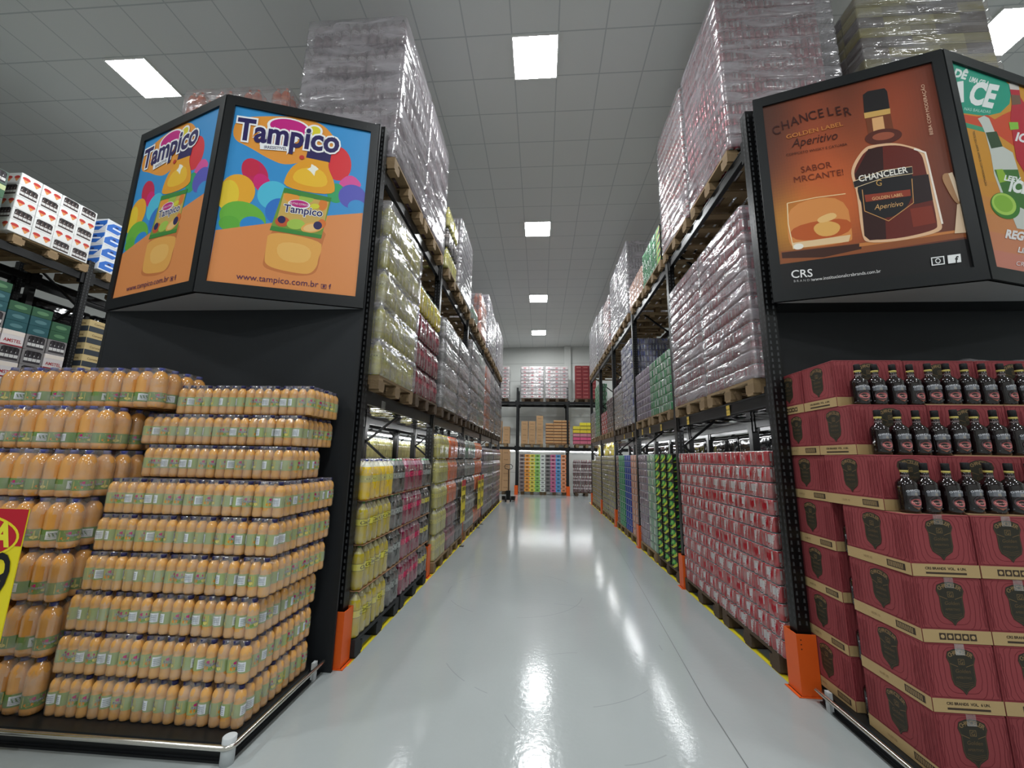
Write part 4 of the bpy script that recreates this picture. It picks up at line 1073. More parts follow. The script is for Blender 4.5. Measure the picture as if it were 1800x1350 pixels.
# liqueur bottles
WBP = [(0, .003), (.040, 0), (.046, .006), (.0475, .02), (.0475, .14), (.045, .160), (.034, .174), (.022, .184), (.0180, .196), (.0190, .208), (.0190, .216)]
WB = body(WBP, 18, (22, 10, 11), 'glass_dark').mesh('bottle')
m = MB('dull'); m.lathe([(.0192, .216), (.0192, .228)], (196, 178, 96), seg=12); m.lathe([(.0182, .228), (.0182, .266), (.016, .27)], (22, 20, 22), seg=12); WCAP = m.mesh('cap')
m = MB('print'); a = Art(step=.00012)
a.poly([(-.038, .02), (.038, .02), (.04, .09), (.04, .112), (.028, .122), (.012, .126), (-.012, .126), (-.028, .122), (-.04, .112), (-.04, .09)], (44, 44, 50))
for i in range(6):
    u = -.034 + i * .0136; a.poly([(u, .09 + .001 * i), (u + .0136, .09 + .001 * i), (u + .0136, .118), (u, .118)], (104 + 22 * (i % 3), 106 + 22 * (i % 3), 112 + 22 * (i % 3)))
a.arc_text('CHANCELER', 0, .04, .074, 90, 52, .014, (214, 214, 220), bold=.02); a.text('G', 0, .094, .016, (190, 170, 130))
a.ell(0, .062, .031, .03, 0, (88, 74, 78), 16); a.ell(0, .058, .026, .018, 0, (186, 104, 104), 16); a.text('Aperitivo', 0, .054, .012, (250, 190, 180)); a.poly([(-.02, .036), (.02, .036), (0, .022)], (150, 90, 70)); a.stroke([(-.036, .028), (.036, .028)], .002, (150, 150, 158), False)

a.items = [([(u * 1.12, v * 1.04 - .002) for u, v in p], f, c, n) for p, f, c, n in a.items]; a.wrap(m, 0, 0, .0478, 0, -PI / 2); WLAB = m.mesh('label')
m = MB('print'); b_ = MB('print'); b_.lathe([(.0188, .19), (.0188, .206)], (120, 104, 104), seg=12, cap=False); WNECK = b_.mesh('neck_label')
WHISKY = kind('liqueur_bottle', WB, [kind('cap', WCAP), kind('label', WLAB), kind('neck_label', WNECK)])
G4 = 'liqueur bottles lined up on the crates'
for z, yb, x0, nm, sp in ((z5 + .0065, 2.437, 2.035, 'lowest', .1085), (z6 + .0065, 2.577, 2.05, 'middle', .1085), (z7 + .0065, 2.697, 2.06, 'upper', .1085)):
    base = {z5 + .0065: FX + .332, z6 + .0065: FX + .452, z7 + .0065: FX + .452}[z]
    for i in range(13):
        x = x0 + i * sp
        zz = z - (.0065 if x < base - .01 else 0)
        put(WHISKY, (x + rnd.uniform(-.003, .003), yb, zz), rnd.uniform(-.25, .25), None, f'dark liqueur bottle with black label, {nm} bottle row, {nth(i)} from the aisle', 'bottle', G4)
for k in range(4):
    put(WHISKY, (2.03, 2.879, PZ + k * P_), -.6, None, f'dark liqueur bottle standing in the gap between red crates, {nth(k)} tier up', 'bottle', 'bottles in the gap between the crates')
# a loosely folded clear bag left on the top crates
m = MB('stretch'); vs = []; r_ = random.Random(5)
for j in range(7):
    for i in range(13): vs.append((2.98 + i * .05, 2.86 + j * .05, z7 + CH + .004 + (.03 * math.sin(i * .9) + .03 + r_.random() * .02) * math.sin(PI * (j + .3) / 7)))
m.add(vs, [(j * 13 + i, j * 13 + i + 1, (j + 1) * 13 + i + 1, (j + 1) * 13 + i) for j in range(6) for i in range(12)], (230, 232, 232), True)
tag(obj('plastic_sheet', m.mesh('plastic_sheet')), 'crumpled clear plastic sheet lying on the topmost red crates', 'plastic sheet')

# ================================================================= goods on the right rack
XR, XRL, XL0, XLL = 1.865, 1.84, -1.465, -1.465
CA_, CB_ = 3 * 2 * rC, 4 * 2 * rC         # can packs stand with the three-can end to the aisle
COLA = can_pack((180, 26, 42), (222, 214, 216), 'cola', True, 'Coca-Cola')
COLAF = can_pack((196, 40, 54), (222, 214, 216), 'cola', False, seg=12)
COLAL = can_pack((176, 60, 78), (206, 204, 208), 'cola', False)
RED_W = can_pack((196, 60, 60), (236, 232, 224), 'band', False)
MINT = can_pack((128, 178, 148), (206, 222, 210), 'half', False)
LILAC = can_pack((150, 136, 160), (96, 84, 110), 'half', False)
PEACH = can_pack((206, 152, 128), (224, 200, 190), 'half', False)
GREENC = can_pack((40, 150, 90), (200, 220, 210), 'half', False)
BLUEC = can_pack((44, 74, 168), (196, 208, 224), 'half', False)
SILV = can_pack((176, 178, 180), (120, 116, 124), 'half', False)
BROWNC = can_pack((170, 142, 130), (120, 110, 112), 'wave', False)
DARKC = can_pack((84, 50, 56), (190, 170, 168), 'half', False)
YBLK = can_pack((178, 178, 92), (70, 72, 50), 'wave', False)
GREYY = can_pack((120, 112, 92), (196, 190, 110), 'half', False)
# guarana cartons: black card with green and yellow flashes
def flash(a, L, h):
    a.poly([(-L * .48, h * .02), (-L * .1, h * .02), (L * .48, h * .5), (L * .48, h * .86), (L * .15, h * .62), (-L * .2, h * .16)], (196, 202, 50))
    a.poly([(-L * .46, h * .3), (-L * .2, h * .95), (L * .2, h * .95), (L * .36, h * .66), (L * .05, h * .45)], (58, 160, 62)); a.poly([(-L * .3, h * .5), (-L * .15, h * .84), (L * .06, h * .84), (L * .02, h * .56)], (150, 196, 96))
GUAR = [carton('can_carton', .262, .262, .1235, (24, 26, 24), extra=flash, flap=False, mat='print')]
FAR = []
def pal_x(side, xf): return xf + side * .5
where2 = 'nearest cola pallet at right'
for j, (y0, y1, nm) in enumerate(((3.452, 4.592, 'nearest cola stack'), (4.605, 5.56, 'second cola stack'))):
    pallet(pal_x(1, XRL), (y0 + y1) / 2, 0, f'worn wooden floor pallet under the {nm} at right', 'dark wood')
    stacked(COLA if j == 0 else COLA, 1, XRL, y0, y1, .1445, 12, .1295, CA_, CB_, 'red cola can pack', nm, 'can pack', 'packs of cola cans on the right floor pallets', nend=3 if j == 0 else 1, ncol=6 if j == 0 else 5)
FL = [(5.80, 6.76, GUAR, 'black green and yellow soda carton', 'beside the second post', 12, .1295, .262), (6.80, 7.26, MINT, 'mint green can pack', 'right floor', 12, .1295, CA_), (7.30, 7.86, LILAC, 'lilac grey can pack', 'right floor', 12, .1295, CA_),
      (8.12, 8.55, PEACH, 'peach can pack', 'right floor', 12, .1295, CA_), (8.58, 9.16, BLUEC, 'blue can pack', 'right floor', 12, .1295, CA_), (9.20, 9.82, GREENC, 'green can pack', 'right floor', 12, .1295, CA_), (9.86, 10.16, BROWNC, 'grey brown can pack', 'right floor', 12, .1295, CA_)]
for y0, y1, K, nm, wh, tr, pt, a in FL[3:]:
    n, sp = cells(y1 - y0, a)
    for k in range(tr):
        for j in range(n): FAR.append((K[0]['mb'], XRL + .01 + CB_ / 2, y0 + (j + .5) * sp, .1445 + k * pt))
for y0, y1, K, nm, wh, tr, pt, a in FL[:3]:
    stacked(K, 1, XRL + .01, y0, y1, .1445, tr, pt, a, CB_, nm, 'on the right floor' if wh == 'right floor' else wh, 'can pack', f'{nm}s on the right floor pallets')
RFY = [6.26, 7.34, 8.58, 9.66, 10.90, 11.98, 13.22, 14.30]
for y in RFY:
    pallet(pal_x(1, XRL), y, 0, f'wooden floor pallet on the right, {("near" if y < 8 else "middle" if y < 11 else "far")} part, {nth(RFY.index(y))} past the cola pallets', 'wood' if y > 7 else 'dark wood')
def merged_stack(name, label, cat, K, side, xf, y0, y1, z0, tiers, pitch, a, b, group):
    """far loads, a few pixels a pack: one load, each tier a part"""
    t = tag(empty(name, (xf + side * .48, (y0 + y1) / 2, z0)), label, cat, group)
    n, sp = cells(y1 - y0, a)
    for k in range(tiers):
        for j in range(n):
            q = dict(K[(k + j) % len(K)])
            put(q, (-side * .48 + side * b / 2, y0 - (y0 + y1) / 2 + (j + .5) * sp, k * pitch), 0, t)
    return t
for y0, y1, K, nm, tr in ((10.42, 11.42, GREYY, 'grey and yellow', 12), (11.48, 12.48, YBLK, 'yellow green', 12), (12.74, 13.74, GREYY, 'dark yellowish', 12), (13.8, 14.8, YBLK, 'pale yellow', 11)):
    merged_stack('can_stack', f'stack of {nm} can packs near the far end of the right floor', 'can stack', K, 1, XRL + .01, y0, y1, .1445, tr, .1295, CA_, CB_, 'far can stacks on the right floor')
YELS = soda_pack((214, 196, 60), (232, 224, 120), (230, 200, 40), False)
for y, z in ((11.2, .1445 + 12 * .1295), (12.2, .1445 + 12 * .1295), (13.5, .1445 + 12 * .1295)):
    put(YELS[0], (XRL + .16, y, z), 0, None, f'yellow soda pack on top of a far right stack, {("nearest", "middle", "farthest")[int(y - 11)]} of three', 'soda pack', 'yellow soda packs on the far right stacks')
# back rows behind, on the second right rack: black wrapped loads catching the tube light
def black_load(x, y0, y1, z, h, label, dp=1.0):
    t = tag(empty('wrapped_load', (x, (y0 + y1) / 2, z)), label, 'pallet load', 'black-wrapped pallet loads')
    obj('stretch_film', load_film(dp, y1 - y0, h, max(3, int(h / .28)), int(y0 * 7), 'black_film'), t)
for i in range(5):
    for j in range(2):
        y0 = 3.5 + i * PITCH + j * 1.07
        pallet(3.74, y0 + .5, 0, f'pallet under black-wrapped load, {nth(i)} bay of the rear right rack, {("near", "far")[j]} half', 'dark wood')
        black_load(3.74, y0, y0 + 1.0, .145, 1.86, f'black-wrapped load on the floor of the rear right rack, {nth(i)} bay, {("near", "far")[j]} half')
PT = L1 + .1205
# first level, right
ys = [(3.50, 4.53), (4.57, 5.58)] + [(p + .13, p + 1.15) if q == 0 else (p + 1.19, p + 2.2) for p in RY[1:5] for q in (0, 1)]
for i, (y0, y1) in enumerate(ys):
    pallet(pal_x(1, XR - .03), (y0 + y1) / 2, PT, f'wooden pallet on the first beam of the right rack, {nth(i)} from the display', 'wood' if i not in (4, 5) else 'dark wood')
z1 = PT + .1445
wrapped(COLAL, 1, XR - .02, ys[0][0], ys[0][1], z1, 13, .1265, CA_, CB_, 'tall cola load in pinkish clear wrap, first beam right, beside the advertising box', nend=3, seed=1, film=HEAVY)
wrapped(COLAL, 1, XR - .02, ys[1][0], ys[1][1], z1, 13, .1265, CA_, CB_, 'cola load in pinkish clear wrap, first beam right, second from the advertising box', nend=2, seed=2, film=HEAVY)
stacked(GREENC, 1, XR, 5.80, 6.9, z1, 7, .1295, CA_, CB_, 'green can pack', 'on the first beam', 'can pack', 'green can packs on the first right beam', nend=3)
merged_stack('can_stack', 'lilac grey stack of can packs on the first right beam, behind the green one', 'can stack', LILAC, 1, XR, 6.94, 7.9, z1, 7, .1295, CA_, CB_, 'can stacks on the first right beam')
J = MB('tin')
for mb_, dx, dy, dz in FAR:
    o_ = len(J.v); J.v += [(x + dx, y + dy, z + dz) for x, y, z in mb_.v]; J.f += [tuple(q + o_ for q in f) for f in mb_.f]; J.c += mb_.c; J.m += [0] * len(mb_.f); J.s += mb_.s
J = tag(obj('can_packs', J.mesh('can_packs')), 'peach, blue, green and brown can packs on right floor pallets, third bay', 'can packs'); J['kind'] = 'stuff'
wrapped(BLUEC, 1, XR - .01, 8.12, 9.12, z1, 14, .1265, CA_, CB_, 'tall pale wrapped load with a blue edge on the first right beam', nend=3, seed=3)
wrapped(SILV, 1, XR - .01, 9.17, 10.16, z1, 8, .1295, CA_, CB_, 'low grey wrapped load with blue top, first right beam', nend=1, seed=4, topK=BLUEC)
merged_stack('can_stack', 'dark red stack of can packs on the first right beam', 'can stack', DARKC, 1, XR, 10.42, 11.42, z1, 7, .1295, CA_, CB_, 'can stacks on the first right beam')
merged_stack('can_stack', 'low pinkish stack of can packs on the first right beam, far part', 'can stack', COLAF, 1, XR, 11.5, 12.46, z1, 5, .1295, CA_, CB_, 'can stacks on the first right beam')
merged_stack('can_stack', 'tall green stack of can packs at the far end of the first right beam', 'can stack', GREENC, 1, XR, 12.75, 13.75, z1, 13, .1295, CA_, CB_, 'can stacks on the first right beam')
wrapped(SILV, 1, XR - .01, 13.8, 14.8, z1, 7, .1295, CA_, CB_, 'low grey wrapped load at the very end of the first right beam', nend=1, seed=5)
# second level, right
PT2 = L2R + .1205; z2 = PT2 + .1445
ys2 = [(3.56, 4.62), (4.70, 5.74)] + [(p + .16, p + 1.18) if q == 0 else (p + 1.22, p + 2.24) for p in RY[1:5] for q in (0, 1)]
for i, (y0, y1) in enumerate(ys2):
    pallet(pal_x(1, XR - .04), (y0 + y1) / 2, PT2, f'wooden pallet on the top beam of the right rack, {nth(i)} from the display', 'wood')
wrapped(COLAL, 1, XR - .03, ys2[0][0], ys2[0][1], z2, 15, .1275, CA_, CB_, 'tall lilac wrapped can load on the top beam behind the liqueur poster', nend=4, seed=6, depth=1.14, film=HEAVY)
wrapped(RED_W, 1, XR - .03, ys2[1][0], ys2[1][1], z2, 15, .1275, CA_, CB_, 'tall white wrapped load with red and white cans, top right beam', nend=2, seed=7, film=HEAVY)
stacked(GUAR, 1, XR - .02, 5.88, 6.10, z2, 5, .1255, .262, .262, 'black green and yellow soda carton', 'on the top right beam', 'carton', 'soda cartons on the top right beam', ncol=1)
stacked(GREENC, 1, XR - .02, 6.14, 6.96, z2, 5, .1295, CA_, CB_, 'green can pack', 'on the top right beam', 'can pack', 'green can packs on the top right beam')
stacked(PEACH, 1, XR - .02, 7.0, 8.08, z2, 4, .1295, CA_, CB_, 'pink can pack', 'on the top right beam', 'can pack', 'pink can packs on the top right beam')
for i, (nm, tr) in enumerate((('nearest', 13), ('second', 13), ('third', 11), ('fourth', 12), ('fifth', 13), ('farthest', 13))):
    wrapped(SILV if i != 2 else RED_W, 1, XR - .03, ys2[4 + i][0], ys2[4 + i][1], z2, tr, .1275, CA_, CB_, f'silvery wrapped can load on the top right beam, {nm} of six', nend=3 if i in (0, 3) else 1, seed=10 + i, film=HEAVY)
# behind the advertising box at right: a yellowish load on the rear rack
pallet(3.75, 4.15, PT2, 'wooden pallet on the top beam of the rear right rack, behind the posters', 'wood')
BRN = can_pack((164, 150, 84), (90, 78, 62), 'wave', False)
t = tag(empty('wrapped_load', (3.75, 4.15, z2)), 'brown and yellowish wrapped load above the right advertising box', 'pallet load', 'stretch-wrapped pallet loads')
CMIX = [carton('can_pack', .26, .196, .1235, c, flap=False, mat='print') for c in ((150, 138, 78), (96, 84, 76), (168, 158, 108), (110, 98, 88), (134, 124, 80))]
for k in range(14):
    for j in range(5): put(CMIX[(k * 3 + j * 2 + k // 2) % 5], (-.49 + .13 + j * .262 * .93, -.43, k * .1275), 0, t)
    for j in range(4): put(CMIX[(k * 2 + j) % 5], (-.49 + .13, -.43 + .21 * (j + 1), k * .1275), 0, t)
obj('stretch_film', load_film(1.26, 1.1, 14 * .1275, 14, 40), t, (.135, 0, 0))
for i in range(1, 5):
    for j in range(2):
        y0 = 3.45 + i * PITCH + j * 1.1
        pallet(3.74, y0 + .53, PT2, f'wooden pallet on the top beam of the rear right rack, {nth(i)} bay, {("near", "far")[j]} half', 'dark wood')
    pass
rack('black pallet rack added behind the far left beer rack to carry dark loads', -8.98, -9.98, [1.15, 3.47, 5.79, 8.11, 10.43], (2.1, 4.4))
for i in range(4):  # rack and black loads added so the space behind the beer reads dark
    for j in range(2):
        y0 = 1.3 + i * PITCH + j * 1.1
        for z_, h_, lv in ((0, 1.85, 'floor'), (2.2205, 1.9, 'first beam')):
            if (i, j) == (3, 1): continue
            pallet(-9.49, y0 + .53, z_, f'added pallet behind the beer rack, {lv}, {nth(i)} bay, {("near", "far")[j]} half', 'dark wood')
            black_load(-9.49, y0, y0 + 1.04, z_ + .145, h_, f'black-wrapped load added to darken behind the beer rack, {lv}, {nth(i)} bay, {("near", "far")[j]} half')
# yellow price tags on the first right beam
m = MB('print'); m.box(-.001, -.035, -.05, .001, .035, .05, (222, 190, 84)); a = Art(); a.text('R$ 9,99', 0, .0, .022, (60, 40, 30), bold=.02); a.text('UNIDADE', 0, -.03, .012, (60, 40, 30)); a.lay(m, (-.001, 0, 0), (0, -1, 0), (0, 0, 1)); TAGM = m.mesh('price_tag')
for i, y in enumerate((4.10, 5.20, 6.35, 7.0, 7.5, 8.3, 9.1)):
    tag(obj('price_tag', TAGM, None, (1.866, y, 2.10)), f'yellow price tag hanging on the first right beam, {nth(i)} from the display', 'price tag', 'price tags on the right beam')
m = MB('film'); m.box(-.001, -.05, -.06, .001, .05, .05, (220, 222, 224)); tag(obj('price_tag', m.mesh('price_tag'), None, (-1.546, 3.8, 2.07)), 'clear empty tag holder on the first left beam above the yellow sodas', 'price tag')

# ================================================================= goods on the left rack
PA_, PB2 = 6 * rP, 4 * rP
YEL = soda_pack((192, 172, 38), (226, 216, 84), (70, 120, 60), True, 'Cini')
YTOP = soda_pack((244, 206, 28), (206, 200, 110), (60, 70, 150), True, None, neck=(250, 250, 232))
BLKG = soda_pack((40, 46, 44), (150, 156, 152), (110, 190, 130), True)
MAG = soda_pack((128, 24, 62), (196, 40, 88), (200, 60, 80), True)
BLKY = soda_pack((44, 44, 46), (200, 188, 74), (40, 42, 48), True)
ORG_ = soda_pack((222, 104, 48), (226, 120, 70), (220, 90, 40), False)
GRYS = soda_pack((112, 112, 108), (176, 178, 172), (90, 96, 100), False)
YELF = soda_pack((190, 184, 104), (214, 206, 96), (210, 200, 60), False)
DRKF = soda_pack((58, 54, 58), (140, 132, 128), (60, 60, 66), False)
GRNF = soda_pack((120, 136, 126), (96, 150, 110), (210, 226, 214), False)
WINE = soda_pack((104, 40, 58), (170, 96, 108), (140, 40, 54), False)
PURP = soda_pack((86, 74, 88), (150, 132, 146), (60, 50, 66), False)
BURG = soda_pack((108, 28, 44), (150, 70, 80), (120, 30, 40), True, None)
PZ0, PP = .1475, .356
cols = [(3.40, 4.03, [YEL, YEL, YEL, YTOP], ['pack of yellow sodas', 'pack of yellow sodas', 'pack of yellow sodas', 'bright yellow soda pack'], 'at the near left'),
        (4.06, 4.38, [BLKG] * 4, 'dark soda pack with green caps', 'beside the yellow sodas'), (4.42, 5.06, [MAG] * 4, 'magenta soda pack', 'left floor'), (5.10, 5.44, [BLKY, BLKY, BLKY, BLKG], 'dark soda pack with yellow labels', 'before the second left post'),
        (5.80, 6.44, [YELF, YELF, YELF, YELF, YELF], 'pale yellow soda pack', 'just past the second left post'), (6.5, 7.14, [WINE, WINE, ORG_, ORG_, ORG_], 'orange or wine soda pack', 'before the left price boards'),
        (7.2, 7.84, [DRKF] * 5, 'grey black soda pack', 'by the nearer left price board'), (8.12, 9.1, [GRYS, GRYS, DRKF, GRYS, GRNF], 'grey green soda pack', 'left floor past the third post'),
        (9.14, 10.1, [ORG_, DRKF, ORG_, ORG_, ORG_], 'orange brown soda pack', 'by the farther left price board')]
for y0, y1, od, wt, wh in cols:
    tr = len(od)
    stacked(None, -1, XL0, y0, y1, PZ0, tr, PP, PA_, PB2, wt, wh, 'soda pack', 'soda packs on the left floor pallets', order=od, nend=3 if y0 < 4 else 1)
for i, (y, sort) in enumerate(((3.96, 'black plastic'), (4.98 - .02, 'black plastic'), (6.26, 'wood'), (7.34, 'wood'), (8.58, 'wood'), (9.66, 'dark wood'), (10.90, 'dark wood'), (11.98, 'dark wood'), (13.22, 'dark wood'), (14.30, 'dark wood'))):
    k = PW[sort] if i > 1 else pallet_kinds(1.0 if i == 0 else .96, 1.0, (34, 36, 38), 'dull')
    k = dict(k); k['name'] = 'plastic_pallet' if i < 2 else 'wooden_pallet'
    put(k, (-1.965, (3.9, 4.93)[i] if i < 2 else y, 0), 0, None, f'{"black plastic" if i < 2 else "wooden"} floor pallet under the sodas on the left, {nth(i)} from the display', 'pallet', 'pallets under the goods')
m = MB('card'); m.box(-.5, -.5, 0, .5, .5, .003, (150, 112, 78)); LS = m.mesh('layer_sheet')
for k in range(1, 4):
    for j, y in enumerate((3.9, 4.93)):
        tag(obj('layer_sheet', LS, None, (-1.965, y, PZ0 + k * PP - .0045)), f'brown cardboard sheet between soda tiers, {nth(k - 1)} sheet up, {("nearest", "second")[j]} left pallet', 'cardboard sheet', 'cardboard sheets between the soda tiers')
for y0, y1, K, nm in ((10.42, 11.42, PURP, 'purplish'), (11.48, 12.48, DRKF, 'dark grey'), (12.74, 13.74, PURP, 'dim purplish'), (13.8, 14.8, WINE, 'dim wine')):
    merged_stack('soda_stack', f'stack of {nm} soda packs toward the far end of the left floor', 'soda stack', K, -1, XL0, y0, y1, PZ0, 5, .34, PA_, PB2, 'far soda stacks on the left floor')
# second row deep on the rear left rack, pale yellow bottles lit by the tubes
PALE = soda_pack((200, 196, 120), (222, 214, 130), (230, 226, 190), False)
for y0, y1, i in ((3.45, 4.5, 0), (4.55, 5.5, 1), (5.8, 6.85, 2), (6.9, 7.85, 3), (8.1, 9.15, 4), (9.2, 10.2, 5)):
    t = tag(empty('soda_stack', (-3.42, (y0 + y1) / 2, .1475)), f'stack of pale yellow sodas behind the left rack, {nth(i)} from the display', 'soda stack', 'pale sodas behind the left rack')
    for k in range(5):
        for j in range(3): put(PALE[0], (.48 - PB2 / 2, -(y1 - y0) / 2 + (j + .5) * (y1 - y0) / 3, k * .352), 0, t)
    pallet(-3.42, (y0 + y1) / 2, 0, f'pallet under the pale sodas behind the left rack, {nth(i)} from the display', 'dark wood')
# first level, left
yl = [(3.42, 4.46), (4.52, 5.52)] + [(p + .13, p + 1.15) if q == 0 else (p + 1.19, p + 2.2) for p in LY[1:5] for q in (0, 1)]
for i, (y0, y1) in enumerate(yl):
    pallet(-1.965, (y0 + y1) / 2, PT, f'wooden pallet on the first beam of the left rack, {nth(i)} from the display', 'dark wood' if i else 'wood')
YELW = soda_pack((204, 196, 74), (206, 204, 110), (70, 90, 60), True, None, film=True)
wrapped(YELW, -1, XLL, yl[0][0], yl[0][1], z1, 5, .35, PA_, PB2, 'clear wrapped load of yellow sodas on the first left beam beside the display', nend=2, seed=20)
stacked(None, -1, XLL, yl[1][0], yl[1][1], z1, 4, .352, PA_, PB2, ['burgundy soda pack'] * 3 + ['yellow soda pack'], 'on the first left beam', 'soda pack', 'sodas on the first left beam', order=[BURG, BURG, BURG, YEL], nend=2)
LOADS = [(GRYS, 4, 'grey wrapped', 3), (DRKF, 4, 'pale hazy wrapped', 3), (DRKF, 5, 'dark grey wrapped', 1), (GRNF, 5, 'greenish grey wrapped', 1), (ORG_, 5, 'orange brown wrapped', 1), (PURP, 5, 'purplish grey wrapped', 1), (DRKF, 5, 'dim dark wrapped', 1), (PURP, 5, 'dim purplish wrapped', 1)]
for i, (K, tr, nm, ne) in enumerate(LOADS):
    wrapped(K, -1, XLL, yl[i + 2][0], yl[i + 2][1], z1, tr, .35, PA_, PB2, f'{nm} soda load on the first left beam, {nth(i + 2)} pallet from the display', nend=ne, seed=21 + i)
# second level, left
PT3 = L2L + .1205; z3 = PT3 + .1445
yt = [(3.40, 4.40), (4.44, 5.44)] + [(p + .13, p + 1.15) if q == 0 else (p + 1.19, p + 2.2) for p in LY[1:5] for q in (0, 1)]
for i, (y0, y1) in enumerate(yt):
    pallet(-1.965, (y0 + y1) / 2, PT3, f'wooden pallet on the top beam of the left rack, {nth(i)} from the display', 'wood')
PINKG = soda_pack((120, 92, 104), (176, 168, 172), (70, 60, 66), False, name='soda_pack')
wrapped(PINKG, -1, XLL, yt[0][0], yt[0][1], z3, 5, .345, PA_, PB2, 'tall grey pink wrapped load on the top left beam above the juice poster', nend=5, seed=30, depth=1.08, film=HEAVY)
wrapped(PINKG, -1, XLL, yt[1][0], yt[1][1], z3, 5, .345, PA_, PB2, 'grey pink wrapped load on the top left beam, second from the display', nend=3, seed=31, film=HEAVY)
stacked(None, -1, XLL, 5.70, 6.4, z3, 3, .352, PA_, PB2, ['pale yellow soda pack', 'dark soda pack', 'yellow soda pack'], 'on the top left beam', 'soda pack', 'sodas on the top left beam', order=[YELF, DRKF, YELF], nend=2)
wrapped(SILV, -1, XLL, 6.6, 7.76, z3, 11, .1275, CA_, CB_, 'bulky silvery wrapped load on the top left beam, past the dark sodas', nend=3, seed=32, film=HEAVY)
stacked([GRNF[0]], -1, XLL, 8.1, 8.75, z3, 1, .35, PA_, PB2, 'green soda pack', 'on the top left beam', 'soda pack', 'green sodas on the top left beam')
wrapped(ORG_, -1, XLL, 9.16, 10.16, z3, 3, .345, PA_, PB2, 'orange soda load in loose wrap on the top left beam', nend=1, seed=33)
for i, (tr, nm) in enumerate(((12, 'nearest'), (11, 'second'), (12, 'third'), (12, 'farthest'))):
    wrapped(LILAC if i % 2 == 0 else SILV, -1, XLL, yt[6 + i][0], yt[6 + i][1], z3, tr, .1275, CA_, CB_, f'tall greyish can load at the far end of the top left beam, {nm} of four', nend=3 if i in (0, 2) else 1, seed=34 + i, film=HEAVY)
# behind the juice posters: a half-height juice load on the rear left rack
pallet(-3.42, 4.1, PT3, 'wooden pallet on the top beam of the rear left rack, behind the posters', 'wood')
pallet(-3.44, 4.12, PT3 + .1445, 'second wooden pallet stacked on the one behind the left posters', 'wood')
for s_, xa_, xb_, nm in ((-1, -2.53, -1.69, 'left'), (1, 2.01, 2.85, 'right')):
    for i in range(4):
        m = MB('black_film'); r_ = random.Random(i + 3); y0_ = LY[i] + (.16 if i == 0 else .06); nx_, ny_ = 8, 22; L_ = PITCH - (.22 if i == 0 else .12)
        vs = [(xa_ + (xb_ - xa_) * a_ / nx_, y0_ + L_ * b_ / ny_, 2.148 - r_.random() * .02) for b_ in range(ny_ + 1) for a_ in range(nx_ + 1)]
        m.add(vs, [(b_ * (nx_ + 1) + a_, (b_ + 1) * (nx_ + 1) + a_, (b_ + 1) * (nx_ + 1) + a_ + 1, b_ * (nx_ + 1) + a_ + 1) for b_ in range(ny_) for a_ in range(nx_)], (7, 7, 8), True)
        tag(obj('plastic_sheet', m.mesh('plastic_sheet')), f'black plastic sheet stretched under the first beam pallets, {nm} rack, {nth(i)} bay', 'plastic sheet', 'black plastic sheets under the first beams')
t = tag(empty('wrapped_load', (-3.5, 4.15, z3 + .145)), 'low orange juice load in clear wrap above the left advertising box', 'pallet load', 'stretch-wrapped pallet loads')
for k in range(3):
    for j in range(4): put(ORG_[0], (-.62 + PB2 / 2 + j * (1.24 - PB2) / 3, -.5 + PA_ / 2, k * .35), 0, t)
    for j in range(1, 3): put(ORG_[0], (.62 - PB2 / 2, -.5 + PA_ / 2 + j * .32, k * .35), 0, t)
obj('stretch_film', load_film(1.25, 1.02, 3 * .35, 3, 50), t)

# price boards hanging in front of the sodas
for y, x, nm in ((7.55, -1.42, 'nearer'), (9.5, -1.42, 'second'), (10.0, -1.42, 'farther')):
    m = MB('print'); L_ = .5
    m.box(-.002, -.19, 0, .002, .19, .75, (236, 214, 44)); a = Art(step=.0006)
    a.poly([(-.19, .64), (.19, .64), (.19, .75), (-.19, .75)], (190, 40, 48)); a.text('OFERTA', 0, .56, .09, (60, 50, 30), bold=.03); a.text('9,99', 0, .36, .17, (30, 28, 28), bold=.03); a.text('7,49', 0, .1, .17, (30, 28, 28), bold=.03)
    a.lay(m, (.002, 0, 0), (0, 1, 0), (0, 0, 1))
    if nm == 'farther': pass
    m.use('paint'); m.box(-.006, -.004, -.42 + .002, -.002, .004, 0, (60, 60, 60)); m.box(-.04, -.05, -.42, .04, .05, -.415, (60, 60, 60))
    tag(obj('price_board', m.mesh('price_board'), None, (x + .0, y, .42)), f'tall yellow price board standing before the sodas on the left, {nm} one', 'sign', 'yellow price boards in the aisle')

# pallet jack parked at the far end
t = tag(empty('pallet_jack', (-1.17, 15.05, 0), 0.03), 'black hand pallet jack parked at the far end of the left rack', 'pallet jack')
m = MB('paint'); m.box(-.08, -.03, .12, .08, .09, .4, BLK); obj('pump', m.mesh('pump'), t)
m = MB('paint'); m.tube([(0, 0, .3), (0, -.12, 1.16)], .017, BLK); m.tube([(0, -.12, 1.16), (-.13, -.13, 1.2), (-.15, -.14, 1.28), (-.1, -.15, 1.34), (.1, -.15, 1.34), (.15, -.14, 1.28), (.13, -.13, 1.2), (0, -.12, 1.16)], .013, BLK); obj('handle', m.mesh('handle'), t)
m = MB('dull'); 
for x in (-.08, .08):
    for q in range(12): pass
m2 = MB('dull'); m2.lathe([(.095, -.025), (.1, -.02), (.1, .02), (.095, .025)], (40, 40, 42), seg=18); wm = m2.mesh('wheel')
for x in (-.085, .085):
    o = obj('wheel', wm, t, (x, 0, .1)); o.rotation_euler = (0, PI / 2, 0)
for x in (-.17, .17):
    m = MB('paint'); m.box(x - .07, .09, .06, x + .07, 1.2, .1, BLK); obj('fork', m.mesh('fork'), t)
m = MB('paint'); m.box(-.24, .06, .06, .24, .1, .2, BLK); obj('fork_bridge', m.mesh('fork_bridge'), t)

